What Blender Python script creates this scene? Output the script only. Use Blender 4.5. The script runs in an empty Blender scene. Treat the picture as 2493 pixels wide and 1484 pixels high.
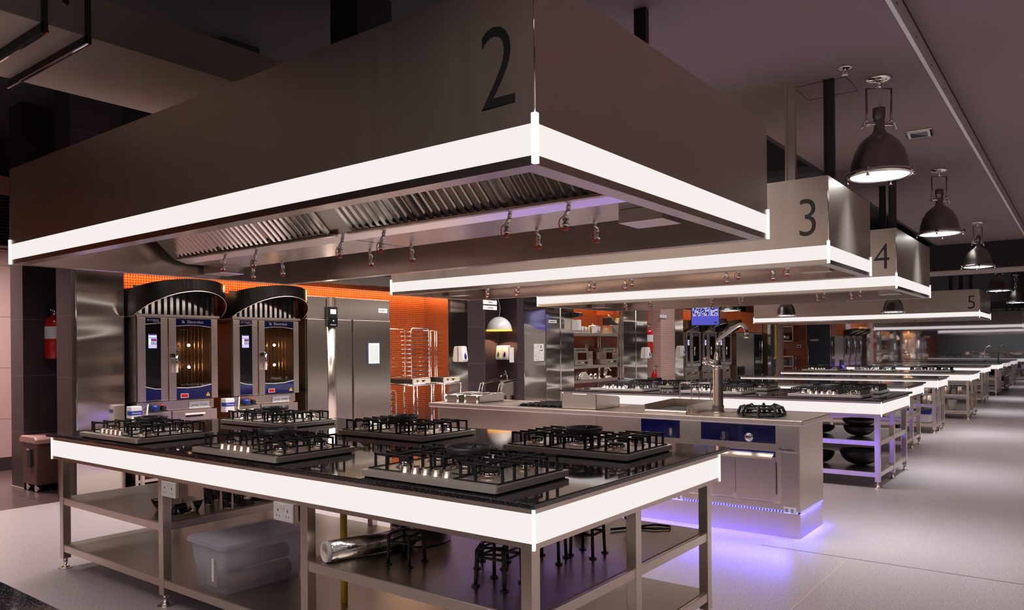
import bpy, math, random
from mathutils import Vector, Matrix
random.seed(7)
PI = math.pi
C = bpy.context.scene.collection
SC = bpy.context.scene

# ---------------------------------------------------------------- camera, world, exposure
cam_d = bpy.data.cameras.new('camera')
cam = bpy.data.objects.new('camera', cam_d)
C.objects.link(cam)
cam_d.sensor_width = 36.0
cam_d.sensor_fit = 'HORIZONTAL'
cam_d.lens = 1835.285 / 2493 * 36.0
cam_d.shift_y = 105.9 / 2493
cam_d.clip_start = 0.05
cam_d.clip_end = 200
cam.matrix_world = (Matrix.Translation((0, 0, 1.44)) @ Matrix.Rotation(0.652, 4, 'Z')
                    @ Matrix.Rotation(PI / 2, 4, 'X') @ Matrix.Rotation(-0.0094, 4, 'Z'))
SC.camera = cam

w = bpy.data.worlds.new('room_ambience')
SC.world = w
w.use_nodes = True
w.node_tree.nodes['Background'].inputs[0].default_value = (0.70, 0.58, 0.57, 1)
w.node_tree.nodes['Background'].inputs[1].default_value = 0.55

SC.view_settings.view_transform = 'Standard'
SC.view_settings.look = 'None'
SC.view_settings.gamma = 1.0
SC.view_settings.use_curve_mapping = False
SC.view_settings.exposure = 0.0


def area(name, loc, rot, sx, sy, power, col, spread=None):
    l = bpy.data.lights.new(name, 'AREA')
    l.shape = 'RECTANGLE'
    l.size, l.size_y = sx, sy
    l.energy = power
    l.color = col
    if spread: l.spread = spread
    o = bpy.data.objects.new(name, l)
    o.location = loc
    o.rotation_euler = rot
    C.objects.link(o)
    return o

# cove lights washing the orange mosaic walls of the left side
area('cove_light', (-8.30, 6.4, 2.33), (0, math.radians(-6), 0), 0.05, 5.2, 40, (1.0, 0.70, 0.36))
area('cove_light', (-8.40, 13.3, 2.55), (0, math.radians(-6), 0), 0.05, 1.7, 11, (1.0, 0.70, 0.36))
area('cove_light', (-8.6, 19.6, 2.5), (0, math.radians(-6), 0), 0.05, 4.0, 18, (1.0, 0.66, 0.34))
# added fill lights above the aisles, not real fittings; cones aimed straight down
DOWN = math.radians(112)
WARM = (1.0, 0.905, 0.87)
area('aisle_fill_light', (2.1, 3.5, 3.50), (0, 0, 0), 2.2, 9.0, 215, WARM, DOWN)
area('aisle_fill_light', (1.2, 15.0, 3.50), (0, 0, 0), 2.2, 12.0, 215, WARM, DOWN)
area('aisle_fill_light', (-3.6, 0.2, 3.35), (0, 0, 0), 7.0, 1.8, 72, WARM, DOWN)
area('aisle_fill_light', (-4.4, 4.8, 3.35), (0, 0, 0), 5.0, 0.7, 105, WARM, DOWN)
area('aisle_fill_light', (-4.6, 7.6, 3.35), (0, 0, 0), 5.2, 1.1, 105, WARM, DOWN)
area('aisle_fill_light', (-4.4, 13.4, 3.35), (0, 0, 0), 5.6, 4.4, 151, WARM, DOWN)
area('aisle_fill_light', (-4.4, 23.8, 3.35), (0, 0, 0), 5.6, 3.0, 43, WARM, DOWN)
area('aisle_fill_light', (-6.75, 6.5, 3.35), (0, 0, 0), 0.7, 9.0, 180, WARM, math.radians(124))
area('aisle_fill_light', (-6.9, 17.0, 3.35), (0, 0, 0), 0.8, 11.0, 119, WARM, math.radians(140))
area('rear_fill_light', (-3.0, -3.6, 3.4), (0, 0, 0), 7.0, 3.0, 110, WARM, math.radians(150))  # added fill for the unseen rear of the room, no known lamp
area('entrance_fill_light', (-10.05, 3.0, 3.3), (0, math.radians(-18), 0), 0.6, 2.0, 110, (1.0, 0.80, 0.76), math.radians(100))  # added light out of view, brightens the pale entrance wall
# blue diode strips under the cooking suite
area('blue_strip', (-3.55, 5.738, 0.194), (math.radians(-30), 0, 0), 3.55, 0.028, 42, (0.10, 0.08, 1.0), math.radians(120))
area('blue_strip', (-1.700, 6.05, 0.194), (0, math.radians(38), 0), 0.028, 0.55, 27, (0.10, 0.08, 1.0), math.radians(135))
area('blue_strip', (-3.55, 6.365, 0.194), (math.radians(60), 0, 0), 3.5, 0.012, 8, (0.16, 0.12, 1.0))

# ---------------------------------------------------------------- materials
MATS = {}


def nt(name):
    m = bpy.data.materials.new(name)
    m.use_nodes = True
    MATS[name] = m
    b = m.node_tree.nodes['Principled BSDF']
    return m, m.node_tree.nodes, m.node_tree.links, b


def simple(name, col, rough=0.5, metal=0.0, spec=None, emis=None, es=0.0, coat=0.0, noise=0.0, nscale=40):
    m, N, L, b = nt(name)
    b.inputs['Base Color'].default_value = (*col, 1)
    b.inputs['Roughness'].default_value = rough
    b.inputs['Metallic'].default_value = metal
    if spec is not None: b.inputs['Specular IOR Level'].default_value = spec
    if coat: b.inputs['Coat Weight'].default_value = coat
    if emis:
        b.inputs['Emission Color'].default_value = (*emis, 1)
        b.inputs['Emission Strength'].default_value = es
    if noise:
        t = N.new('ShaderNodeTexNoise'); t.inputs['Scale'].default_value = nscale
        t.inputs['Detail'].default_value = 5
        tc = N.new('ShaderNodeTexCoord')
        L.new(tc.outputs['Object'], t.inputs['Vector'])
        mx = N.new('ShaderNodeMix'); mx.data_type = 'RGBA'
        mx.inputs[6].default_value = (*[c * (1 - noise) for c in col], 1)
        mx.inputs[7].default_value = (*[min(1, c * (1 + noise)) for c in col], 1)
        L.new(t.outputs['Fac'], mx.inputs[0])
        L.new(mx.outputs[2], b.inputs['Base Color'])
    return m


def metal(name, col, rough, bump=0.0, bscale=(1, 1, 1), brush=None, dist=0.02, rvar=0.05):
    """steel: optional soft waviness (bump) and fine brushing along one axis"""
    m, N, L, b = nt(name)
    b.inputs['Base Color'].default_value = (*col, 1)
    b.inputs['Metallic'].default_value = 1
    b.inputs['Roughness'].default_value = rough
    tc = N.new('ShaderNodeTexCoord')
    last = None
    if bump:
        mp = N.new('ShaderNodeMapping'); mp.inputs['Scale'].default_value = bscale
        t = N.new('ShaderNodeTexNoise'); t.inputs['Scale'].default_value = 1.0
        t.inputs['Detail'].default_value = 1.5
        L.new(tc.outputs['Object'], mp.inputs['Vector']); L.new(mp.outputs[0], t.inputs['Vector'])
        bp = N.new('ShaderNodeBump'); bp.inputs['Strength'].default_value = bump
        bp.inputs['Distance'].default_value = dist
        L.new(t.outputs['Fac'], bp.inputs['Height'])
        last = bp
    if brush:
        mp = N.new('ShaderNodeMapping'); mp.inputs['Scale'].default_value = brush
        t = N.new('ShaderNodeTexNoise'); t.inputs['Scale'].default_value = 1.0
        t.inputs['Detail'].default_value = 3
        L.new(tc.outputs['Object'], mp.inputs['Vector']); L.new(mp.outputs[0], t.inputs['Vector'])
        mr = N.new('ShaderNodeMapRange')
        mr.inputs['To Min'].default_value = rough - rvar; mr.inputs['To Max'].default_value = rough + rvar
        L.new(t.outputs['Fac'], mr.inputs['Value'])
        L.new(mr.outputs[0], b.inputs['Roughness'])
    if last: L.new(last.outputs[0], b.inputs['Normal'])
    return m


STEEL = (0.74, 0.65, 0.58)
metal('steel', STEEL, 0.26, brush=(9, 9, 9), rvar=0.03)
metal('steel_hood', (0.72, 0.62, 0.54), 0.40, bump=0.10, bscale=(0.9, 0.9, 0.4), brush=(14, 14, 0.8), dist=0.03, rvar=0.04)
metal('steel_satin', (0.84, 0.74, 0.65), 0.29, brush=(12, 12, 12), rvar=0.03)
metal('steel_wavy', (0.84, 0.77, 0.69), 0.12, bump=0.9, bscale=(0.4, 0.4, 1.7), dist=0.06)
metal('steel_fridge', (0.82, 0.73, 0.64), 0.24, bump=0.2, bscale=(0.9, 0.9, 0.9), dist=0.03)
metal('steel_shelf', (0.48, 0.42, 0.37), 0.30, bump=0.25, bscale=(4, 4, 4), dist=0.01)
simple('hob_steel', (0.72, 0.67, 0.63), 0.34, metal=0.62)
metal('chrome', (0.85, 0.82, 0.80), 0.06)
metal('filter_steel', (0.92, 0.87, 0.82), 0.12)
metal('lamp_metal', (0.30, 0.28, 0.265), 0.30, brush=(3, 3, 30), rvar=0.07)
metal('foil', (0.8, 0.78, 0.76), 0.18, bump=0.8, bscale=(30, 30, 30), dist=0.004)
metal('brass', (0.75, 0.52, 0.25), 0.3)
metal('hood_black', (0.13, 0.115, 0.105), 0.24, brush=(2, 60, 2), rvar=0.05)
simple('black_iron', (0.018, 0.017, 0.018), 0.42)
simple('black_plastic', (0.015, 0.014, 0.016), 0.3)
simple('black_satin', (0.03, 0.026, 0.028), 0.5)
simple('pan_black', (0.035, 0.033, 0.036), 0.3, metal=0.5)
simple('white_plastic', (0.80, 0.78, 0.77), 0.35)
simple('white_paper', (0.85, 0.84, 0.84), 0.7)
simple('label_white', (0.80, 0.80, 0.82), 0.5)
simple('ink', (0.02, 0.02, 0.025), 0.6)
simple('digit_black', (0.022, 0.018, 0.02), 0.55)
simple('red_paint', (0.55, 0.012, 0.012), 0.22, coat=0.6)
simple('red_cap', (0.62, 0.10, 0.05), 0.45)
simple('yellow_paint', (0.80, 0.50, 0.02), 0.4)
simple('blue_panel', (0.006, 0.009, 0.085), 0.10, coat=0.6)
simple('blue_plastic', (0.02, 0.06, 0.30), 0.4)
simple('royal_blue', (0.01, 0.03, 0.26), 0.3)
simple('black_glass', (0.010, 0.010, 0.013), 0.05, spec=0.5)
simple('hose_white', (0.62, 0.62, 0.64), 0.4)
simple('cable_black', (0.01, 0.01, 0.01), 0.5)
simple('ring_grey', (0.075, 0.075, 0.08), 0.35, metal=0.4)
simple('wood_bin', (0.12, 0.055, 0.045), 0.4, noise=0.25, nscale=12)
simple('brown_plastic', (0.42, 0.24, 0.21), 0.4)
simple('concrete_dark', (0.045, 0.038, 0.040), 0.85, noise=0.25, nscale=3)
simple('ceiling_black', (0.035, 0.029, 0.032), 0.9)
simple('ceiling_grey', (0.23, 0.172, 0.172), 0.75, noise=0.06, nscale=1.2)
simple('ceiling_right', (0.25, 0.185, 0.188), 0.8, noise=0.04, nscale=1.5)
simple('duct_grey', (0.50, 0.43, 0.38), 0.55, metal=0.3, noise=0.10, nscale=4)
simple('pale_wall', (0.62, 0.47, 0.45), 0.45)
simple('skirting_dark', (0.06, 0.04, 0.045), 0.5)
simple('trim_metal', (0.62, 0.56, 0.54), 0.4, metal=0.3)
simple('rear_wall', (0.20, 0.23, 0.25), 0.6)
simple('slate_blue', (0.05, 0.07, 0.10), 0.25)
simple('wall_brown', (0.09, 0.07, 0.065), 0.6)
simple('amber', (0.9, 0.45, 0.05), 0.4, emis=(1.0, 0.42, 0.05), es=2.2)
simple('cream_card', (0.7, 0.6, 0.45), 0.7)
simple('porcelain', (0.80, 0.78, 0.78), 0.2)
simple('blanket_red', (0.62, 0.05, 0.03), 0.4)
simple('green_mark', (0.05, 0.35, 0.08), 0.4)
simple('blue_mark', (0.03, 0.06, 0.35), 0.4)
simple('scale_cream', (0.62, 0.55, 0.42), 0.4)

# light sources
def emis(name, col, s):
    m, N, L, b = nt(name)
    N.remove(b)
    e = N.new('ShaderNodeEmission'); e.inputs[0].default_value = (*col, 1); e.inputs[1].default_value = s
    L.new(e.outputs[0], N['Material Output'].inputs[0])
    return m
emis('light_panel', (1.0, 0.93, 0.905), 0.93)
emis('light_post', (1.0, 0.96, 0.92), 1.15)
emis('lamp_glow', (0.90, 0.97, 1.0), 4.0)
emis('blue_led', (0.16, 0.14, 1.0), 3.0)
emis('oven_bulb', (1.0, 0.62, 0.36), 90.0)
emis('screen_lilac', (0.62, 0.55, 1.0), 1.1)
emis('screen_dark', (0.05, 0.03, 0.10), 1.0)
emis('screen_red', (0.9, 0.12, 0.12), 0.8)
emis('screen_white', (0.9, 0.9, 1.0), 1.3)
emis('tv_blue', (0.10, 0.10, 0.55), 1.0)
emis('tv_dark', (0.02, 0.03, 0.12), 1.0)
emis('tv_pale', (0.45, 0.42, 0.72), 1.0)

# glass and clear plastic
def glass(name, col, rough, fac, ior=1.3):
    m, N, L, b = nt(name)
    N.remove(b)
    tr = N.new('ShaderNodeBsdfTransparent'); tr.inputs[0].default_value = (*col, 1)
    gl = N.new('ShaderNodeBsdfGlossy'); gl.inputs['Roughness'].default_value = rough
    gl.inputs['Color'].default_value = (0.9, 0.9, 0.9, 1)
    fr = N.new('ShaderNodeFresnel'); fr.inputs[0].default_value = ior
    ad = N.new('ShaderNodeMath'); ad.operation = 'ADD'; ad.inputs[1].default_value = fac
    mx = N.new('ShaderNodeMixShader')
    L.new(fr.outputs[0], ad.inputs[0]); L.new(ad.outputs[0], mx.inputs[0])
    L.new(tr.outputs[0], mx.inputs[1]); L.new(gl.outputs[0], mx.inputs[2])
    L.new(mx.outputs[0], N['Material Output'].inputs[0])
    return m
glass('oven_glass', (0.55, 0.50, 0.46), 0.03, 0.04)
glass('clear_glass', (0.86, 0.88, 0.86), 0.03, 0.05)
def frosted():
    m, N, L, b = nt('clear_box')
    b.inputs['Base Color'].default_value = (0.86, 0.84, 0.92, 1)
    b.inputs['Roughness'].default_value = 0.25
    tr = N.new('ShaderNodeBsdfTransparent'); tr.inputs[0].default_value = (0.93, 0.93, 0.96, 1)
    mx = N.new('ShaderNodeMixShader'); mx.inputs[0].default_value = 0.27
    L.new(tr.outputs[0], mx.inputs[1]); L.new(b.outputs[0], mx.inputs[2])
    L.new(mx.outputs[0], N['Material Output'].inputs[0])
frosted()

# granite worktop
m, N, L, b = nt('granite')
tc = N.new('ShaderNodeTexCoord')
v = N.new('ShaderNodeTexNoise'); v.inputs['Scale'].default_value = 260; v.inputs['Detail'].default_value = 2
cr = N.new('ShaderNodeValToRGB')
cr.color_ramp.elements[0].position = 0.56; cr.color_ramp.elements[0].color = (0.012, 0.010, 0.012, 1)
cr.color_ramp.elements[1].position = 0.72; cr.color_ramp.elements[1].color = (0.24, 0.20, 0.21, 1)
L.new(tc.outputs['Object'], v.inputs['Vector']); L.new(v.outputs['Fac'], cr.inputs[0])
L.new(cr.outputs[0], b.inputs['Base Color'])
b.inputs['Roughness'].default_value = 0.07
b.inputs['Specular IOR Level'].default_value = 0.75
b.inputs['Coat Weight'].default_value = 0.5
b.inputs['Coat Roughness'].default_value = 0.04

# resin floor: speckled pale grey
m, N, L, b = nt('floor_resin')
tc = N.new('ShaderNodeTexCoord')
v = N.new('ShaderNodeTexNoise'); v.inputs['Scale'].default_value = 110; v.inputs['Detail'].default_value = 3
v2 = N.new('ShaderNodeTexNoise'); v2.inputs['Scale'].default_value = 0.6; v2.inputs['Detail'].default_value = 3
cr = N.new('ShaderNodeValToRGB')
cr.color_ramp.elements[0].position = 0.38; cr.color_ramp.elements[0].color = (0.235, 0.20, 0.208, 1)
cr.color_ramp.elements[1].position = 0.60; cr.color_ramp.elements[1].color = (0.42, 0.365, 0.375, 1)
L.new(tc.outputs['Object'], v.inputs['Vector']); L.new(tc.outputs['Object'], v2.inputs['Vector'])
L.new(v.outputs['Fac'], cr.inputs[0])
L.new(cr.outputs[0], b.inputs['Base Color'])
mr = N.new('ShaderNodeMapRange'); mr.inputs['To Min'].default_value = 0.20; mr.inputs['To Max'].default_value = 0.40
b.inputs['Roughness'].default_value = 0.30
bp = N.new('ShaderNodeBump'); bp.inputs['Strength'].default_value = 0.12; bp.inputs['Distance'].default_value = 0.002
L.new(v.outputs['Fac'], bp.inputs['Height']); L.new(bp.outputs[0], b.inputs['Normal'])


def tiles(name, c1, c2, grout, size, gw, rough, axis='x', bump=0.25, th=None):
    """square mosaic; axis = the axis the wall faces along"""
    m, N, L, b = nt(name)
    tc = N.new('ShaderNodeTexCoord')
    sp = N.new('ShaderNodeSeparateXYZ'); cb = N.new('ShaderNodeCombineXYZ')
    L.new(tc.outputs['Object'], sp.inputs[0])
    if axis == 'x': L.new(sp.outputs[1], cb.inputs[0]); L.new(sp.outputs[2], cb.inputs[1])
    elif axis == 'y': L.new(sp.outputs[0], cb.inputs[0]); L.new(sp.outputs[2], cb.inputs[1])
    else: L.new(sp.outputs[0], cb.inputs[0]); L.new(sp.outputs[1], cb.inputs[1])
    t = N.new('ShaderNodeTexBrick')
    t.offset = 0; t.squash = 1
    t.inputs['Color1'].default_value = (*c1, 1); t.inputs['Color2'].default_value = (*c2, 1)
    t.inputs['Mortar'].default_value = (*grout, 1)
    t.inputs['Scale'].default_value = 1.0
    t.inputs['Brick Width'].default_value = size; t.inputs['Row Height'].default_value = th or size
    t.inputs['Mortar Size'].default_value = gw
    t.inputs['Mortar Smooth'].default_value = 0.1
    L.new(cb.outputs[0], t.inputs['Vector'])
    L.new(t.outputs['Color'], b.inputs['Base Color'])
    b.inputs['Roughness'].default_value = rough
    if bump:
        bp = N.new('ShaderNodeBump'); bp.inputs['Strength'].default_value = bump; bp.inputs['Distance'].default_value = 0.003
        bp.invert = True
        L.new(t.outputs['Fac'], bp.inputs['Height']); L.new(bp.outputs[0], b.inputs['Normal'])
tiles('orange_mosaic', (0.26, 0.026, 0.004), (0.21, 0.020, 0.003), (0.50, 0.14, 0.035), 0.030, 0.0034, 0.22)
tiles('orange_mosaic_front', (0.40, 0.055, 0.010), (0.34, 0.045, 0.008), (0.5, 0.15, 0.06), 0.026, 0.0026, 0.22, axis='y')
tiles('pink_mosaic', (0.62, 0.42, 0.36), (0.58, 0.39, 0.34), (0.34, 0.22, 0.19), 0.05, 0.003, 0.25)
tiles('pink_mosaic_front', (0.62, 0.42, 0.36), (0.58, 0.39, 0.34), (0.34, 0.22, 0.19), 0.05, 0.003, 0.25, axis='y')
tiles('slate_tile', (0.052, 0.035, 0.037), (0.046, 0.031, 0.033), (0.11, 0.075, 0.075), 1.2, 0.004, 0.38, bump=0.1, th=0.6)
tiles('slate_tile_front', (0.052, 0.035, 0.037), (0.046, 0.031, 0.033), (0.11, 0.075, 0.075), 1.2, 0.004, 0.38, axis='y', bump=0.1, th=0.6)
tiles('slate_floor', (0.085, 0.058, 0.058), (0.080, 0.054, 0.055), (0.14, 0.10, 0.10), 0.6, 0.003, 0.22, axis='z', bump=0.1)
tiles('pale_panel', (0.78, 0.58, 0.55), (0.78, 0.58, 0.55), (0.36, 0.24, 0.23), 3.0, 0.004, 0.4, bump=0.1, th=0.63)

# dark mirror glass of the end wall, a little wavy
m, N, L, b = nt('mirror_glass')
b.inputs['Base Color'].default_value = (0.62, 0.60, 0.62, 1)
b.inputs['Metallic'].default_value = 1.0
b.inputs['Roughness'].default_value = 0.03
tc = N.new('ShaderNodeTexCoord')
t = N.new('ShaderNodeTexNoise'); t.inputs['Scale'].default_value = 0.7; t.inputs['Detail'].default_value = 0
L.new(tc.outputs['Object'], t.inputs['Vector'])
bp = N.new('ShaderNodeBump'); bp.inputs['Strength'].default_value = 0.06; bp.inputs['Distance'].default_value = 0.02
L.new(t.outputs['Fac'], bp.inputs['Height']); L.new(bp.outputs[0], b.inputs['Normal'])

# ---------------------------------------------------------------- mesh helpers
class MB:
    def __init__(s):
        s.v = []; s.f = []; s.m = []; s.sm = []; s.mats = []

    def mi(s, mat):
        if mat not in s.mats: s.mats.append(mat)
        return s.mats.index(mat)

    def add(s, vs, fs, mat, smooth=False):
        n = len(s.v); i = s.mi(mat)
        s.v += [tuple(p) for p in vs]
        for f in fs:
            s.f.append([n + k for k in f]); s.m.append(i); s.sm.append(smooth)
        return s

    def box(s, x0, x1, y0, y1, z0, z1, mat):
        if x0 > x1: x0, x1 = x1, x0
        if y0 > y1: y0, y1 = y1, y0
        if z0 > z1: z0, z1 = z1, z0
        vs = [(x0, y0, z0), (x1, y0, z0), (x1, y1, z0), (x0, y1, z0), (x0, y0, z1), (x1, y0, z1), (x1, y1, z1), (x0, y1, z1)]
        fs = [(0, 3, 2, 1), (4, 5, 6, 7), (0, 1, 5, 4), (1, 2, 6, 5), (2, 3, 7, 6), (3, 0, 4, 7)]
        return s.add(vs, fs, mat)

    def prism(s, pts, axis, a, b, mat, smooth=False):
        """pts: 2-D outline; axis 'x': pts are (y,z), 'y': (x,z), 'z': (x,y)"""
        def P(p, t):
            return (t, p[0], p[1]) if axis == 'x' else (p[0], t, p[1]) if axis == 'y' else (p[0], p[1], t)
        n = len(pts)
        vs = [P(p, a) for p in pts] + [P(p, b) for p in pts]
        s.add(vs, [list(range(n))[::-1], list(range(n, 2 * n))], mat)
        k = len(s.v) - 2 * n
        i = s.mi(mat)
        for j in range(n):
            s.f.append([k + j, k + (j + 1) % n, k + n + (j + 1) % n, k + n + j]); s.m.append(i); s.sm.append(smooth)
        return s

    def strip(s, pts, axis, a, b, th, mat, smooth=False):
        """a sheet of thickness th following the open outline pts"""
        up = [Vector(p) for p in pts]
        nn = []
        for i in range(len(up)):
            d = up[min(i + 1, len(up) - 1)] - up[max(i - 1, 0)]
            d.normalize(); nn.append(Vector((-d.y, d.x)))
        lo = [tuple(p + n * th) for p, n in zip(up, nn)]
        P = (lambda p, t: (t, p[0], p[1])) if axis == 'x' else ((lambda p, t: (p[0], t, p[1])) if axis == 'y' else (lambda p, t: (p[0], p[1], t)))
        n = len(up)
        vs = [P(p, a) for p in up] + [P(p, b) for p in up] + [P(p, a) for p in lo] + [P(p, b) for p in lo]
        fs = []
        for i in range(n - 1):
            fs += [(i, i + 1, n + i + 1, n + i), (2 * n + i, 3 * n + i, 3 * n + i + 1, 2 * n + i + 1),
                   (i, 2 * n + i, 2 * n + i + 1, i + 1), (n + i, n + i + 1, 3 * n + i + 1, 3 * n + i)]
        fs += [(0, n, 3 * n, 2 * n), (n - 1, 3 * n - 1, 4 * n - 1, 2 * n - 1)]
        return s.add(vs, fs, mat, smooth)

    def lathe(s, prof, c, mat, n=24, axis='z', smooth=True, caps=True):
        vs = []
        for r, z in prof:
            for k in range(n):
                a = 2 * PI * k / n
                if axis == 'z': vs.append((c[0] + r * math.cos(a), c[1] + r * math.sin(a), c[2] + z))
                elif axis == 'x': vs.append((c[0] + z, c[1] + r * math.cos(a), c[2] + r * math.sin(a)))
                else: vs.append((c[0] + r * math.sin(a), c[1] + z, c[2] + r * math.cos(a)))
        fs = []
        for i in range(len(prof) - 1):
            for k in range(n):
                fs.append((i * n + k, i * n + (k + 1) % n, (i + 1) * n + (k + 1) % n, (i + 1) * n + k))
        s.add(vs, fs, mat, smooth)
        if caps:
            base = len(s.v) - len(vs); i = s.mi(mat)
            if prof[0][0] > 1e-5: s.f.append([base + k for k in range(n)][::-1]); s.m.append(i); s.sm.append(False)
            if prof[-1][0] > 1e-5: s.f.append([base + (len(prof) - 1) * n + k for k in range(n)]); s.m.append(i); s.sm.append(False)
        return s

    def cyl(s, c, r, h, mat, n=20, axis='z', r2=None):
        return s.lathe([(r, 0), (r2 if r2 is not None else r, h)], c, mat, n, axis)

    def tube(s, pts, r, mat, n=8, closed=False, flat=None):
        P = [Vector(p) for p in pts]
        N_ = len(P)
        up = None; vs = []
        for i in range(N_):
            if closed: d = P[(i + 1) % N_] - P[i - 1]
            else: d = P[min(i + 1, N_ - 1)] - P[max(i - 1, 0)]
            d.normalize()
            if up is None:
                up = Vector((0, 0, 1)) if abs(d.z) < 0.9 else Vector((1, 0, 0))
            up = (up - d * up.dot(d)); 
            if up.length < 1e-4: up = d.orthogonal()
            up.normalize()
            sd = d.cross(up)
            for k in range(n):
                a = 2 * PI * (k + 0.5) / n
                vs.append(P[i] + (sd * math.cos(a) * (flat or 1) + up * math.sin(a)) * r)
        fs = []
        for i in range(N_ if closed else N_ - 1):
            j = (i + 1) % N_
            for k in range(n):
                fs.append((i * n + k, i * n + (k + 1) % n, j * n + (k + 1) % n, j * n + k))
        if not closed:
            fs.append(tuple(range(n))[::-1]); fs.append(tuple((N_ - 1) * n + k for k in range(n)))
        return s.add(vs, fs, mat, n > 5)

    def build(s, name, parent=None, loc=None, rot=None, bevel=0, label=None):
        me = bpy.data.meshes.new(name)
        me.from_pydata(s.v, [], s.f)
        for mt in s.mats: me.materials.append(MATS[mt])
        me.polygons.foreach_set('material_index', s.m)
        me.polygons.foreach_set('use_smooth', s.sm)
        me.update()
        o = bpy.data.objects.new(name, me)
        C.objects.link(o)
        if parent: o.parent = parent
        if loc: o.location = loc
        if rot: o.rotation_euler = rot
        if bevel:
            b = o.modifiers.new('bevel', 'BEVEL'); b.width = bevel; b.segments = 2; b.limit_method = 'ANGLE'
            b.harden_normals = False
        if label: o['label'] = label
        return o


def empty(name, loc, label, cat, group=None, rz=0):
    o = bpy.data.objects.new(name, None)
    o.empty_display_size = 0.1
    o.location = loc; o.rotation_euler = (0, 0, rz)
    C.objects.link(o)
    return tag(o, label, cat, group)


def tag(o, label, cat, group=None):
    o['label'] = label; o['category'] = cat
    if group: o['group'] = group
    return o


def struct(o):
    o['kind'] = 'structure'
    return o


def dup(o, loc=None, rz=None, label=None, group=None, parent=None):
    r = o.copy(); C.objects.link(r)
    if parent is not None: r.parent = parent
    if loc is not None: r.location = loc
    if rz is not None: r.rotation_euler = (0, 0, rz)
    if label: r['label'] = label
    if group: r['group'] = group
    for ch in list(o.children):
        dup(ch, parent=r)
    return r


def text(body, size, mat, name='lettering', parent=None, loc=(0, 0, 0), face='-y', ext=0.0008, sx=1.0, align='CENTER'):
    cu = bpy.data.curves.new(name, 'FONT')
    cu.body = body; cu.offset = -0.010 * size if name == 'digit' else 0.0; cu.size = size; cu.extrude = ext; cu.align_x = align; cu.align_y = 'CENTER'
    cu.resolution_u = 4
    t = bpy.data.objects.new(name, cu); C.objects.link(t)
    bpy.context.view_layer.update()
    me = bpy.data.meshes.new_from_object(t.evaluated_get(bpy.context.evaluated_depsgraph_get()))
    bpy.data.objects.remove(t)
    me.materials.clear(); me.materials.append(MATS[mat])
    o = bpy.data.objects.new(name, me); C.objects.link(o)
    if parent: o.parent = parent
    o.location = loc
    o.rotation_euler = {'-y': (PI / 2, 0, 0), '+x': (PI / 2, 0, PI / 2), '+z': (0, 0, 0), '-x': (PI / 2, 0, -PI / 2)}[face]
    o.scale = (sx, 1, 1)
    return o


def rrect(x0, x1, y0, y1, r, n=4):
    pts = []
    for cx, cy, a0 in ((x1 - r, y0 + r, -PI / 2), (x1 - r, y1 - r, 0), (x0 + r, y1 - r, PI / 2), (x0 + r, y0 + r, PI)):
        for k in range(n + 1):
            a = a0 + PI / 2 * k / n
            pts.append((cx + r * math.cos(a), cy + r * math.sin(a)))
    return pts

# ================================================================ THE ROOM
def sbox(name, x0, x1, y0, y1, z0, z1, mat, bevel=0):
    return struct(MB().box(x0, x1, y0, y1, z0, z1, mat).build(name, bevel=bevel))

fl = sbox('floor', -7.92, 4.2, -6, 27.2, -0.1, 0.0, 'floor_resin')
sbox('floor', -13, -7.925, -6, 27.2, -0.1, -0.002, 'slate_floor')
# fine joints and scratches drawn in the resin
jm = MB()
jm.box(-1.9, 1.6, 5.43, 5.436, 0.0, 0.0012, 'skirting_dark')
jm.box(-7.9, 1.6, 7.60, 7.606, 0.0, 0.0012, 'duct_grey')
jm.box(-1.30, -1.294, 1.2, 5.4, 0.0, 0.0010, 'duct_grey')
struct(jm.build('trim_1'))

# ceilings: black void on the left, grey plasterboard over the aisle, higher board right of the metal edge
sbox('ceiling', -13, -2.35, -6, 27.2, 4.1, 4.2, 'ceiling_black')
sbox('ceiling', -2.35, -0.885, -6, 17.0, 3.40, 3.46, 'ceiling_grey')
sbox('ceiling', -0.885, 4.2, -6, 27.2, 3.53, 3.6, 'ceiling_right')
sbox('ceiling', -6.6, -0.885, 18.0, 27.2, 3.40, 3.46, 'ceiling_grey')
sbox('ceiling', -2.40, -2.35, -6, 17.0, 3.40, 4.1, 'ceiling_black')
e = MB().box(-0.885, -0.870, -2, 27, 3.388, 3.505, 'trim_metal').box(-0.893, -0.868, -2, 27, 3.383, 3.390, 'white_plastic').box(-0.885, -0.870, -2, 27, 3.505, 3.53, 'black_satin')
for k in range(26):
    e.box(-0.869, -0.866, 3.0 + k * 0.62, 3.02 + k * 0.62, 3.43, 3.436, 'black_satin')
struct(e.build('trim_2'))
# ceiling hatch outline
h = MB()
for a in ((-1.76, -1.39, 6.235, 6.24), (-1.39, -1.385, 5.86, 6.24), (-1.76, -1.39, 5.86, 5.865), (-1.76, -1.755, 5.86, 6.24)):
    h.box(a[0], a[1], a[2], a[3], 3.3975, 3.4, 'black_satin')
struct(h.build('trim_3'))
# dropped beam across the hall
bm_ = MB().box(-9, 3.5, 17.0, 18.0, 2.89, 3.42, 'ceiling_black').box(-9, 3.5, 16.99, 18.01, 2.87, 2.892, 'duct_grey')
struct(bm_.build('trim_4'))
sbox('trim_5', -9, 3.5, 24.2, 24.5, 2.60, 3.42, 'ceiling_black')

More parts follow.
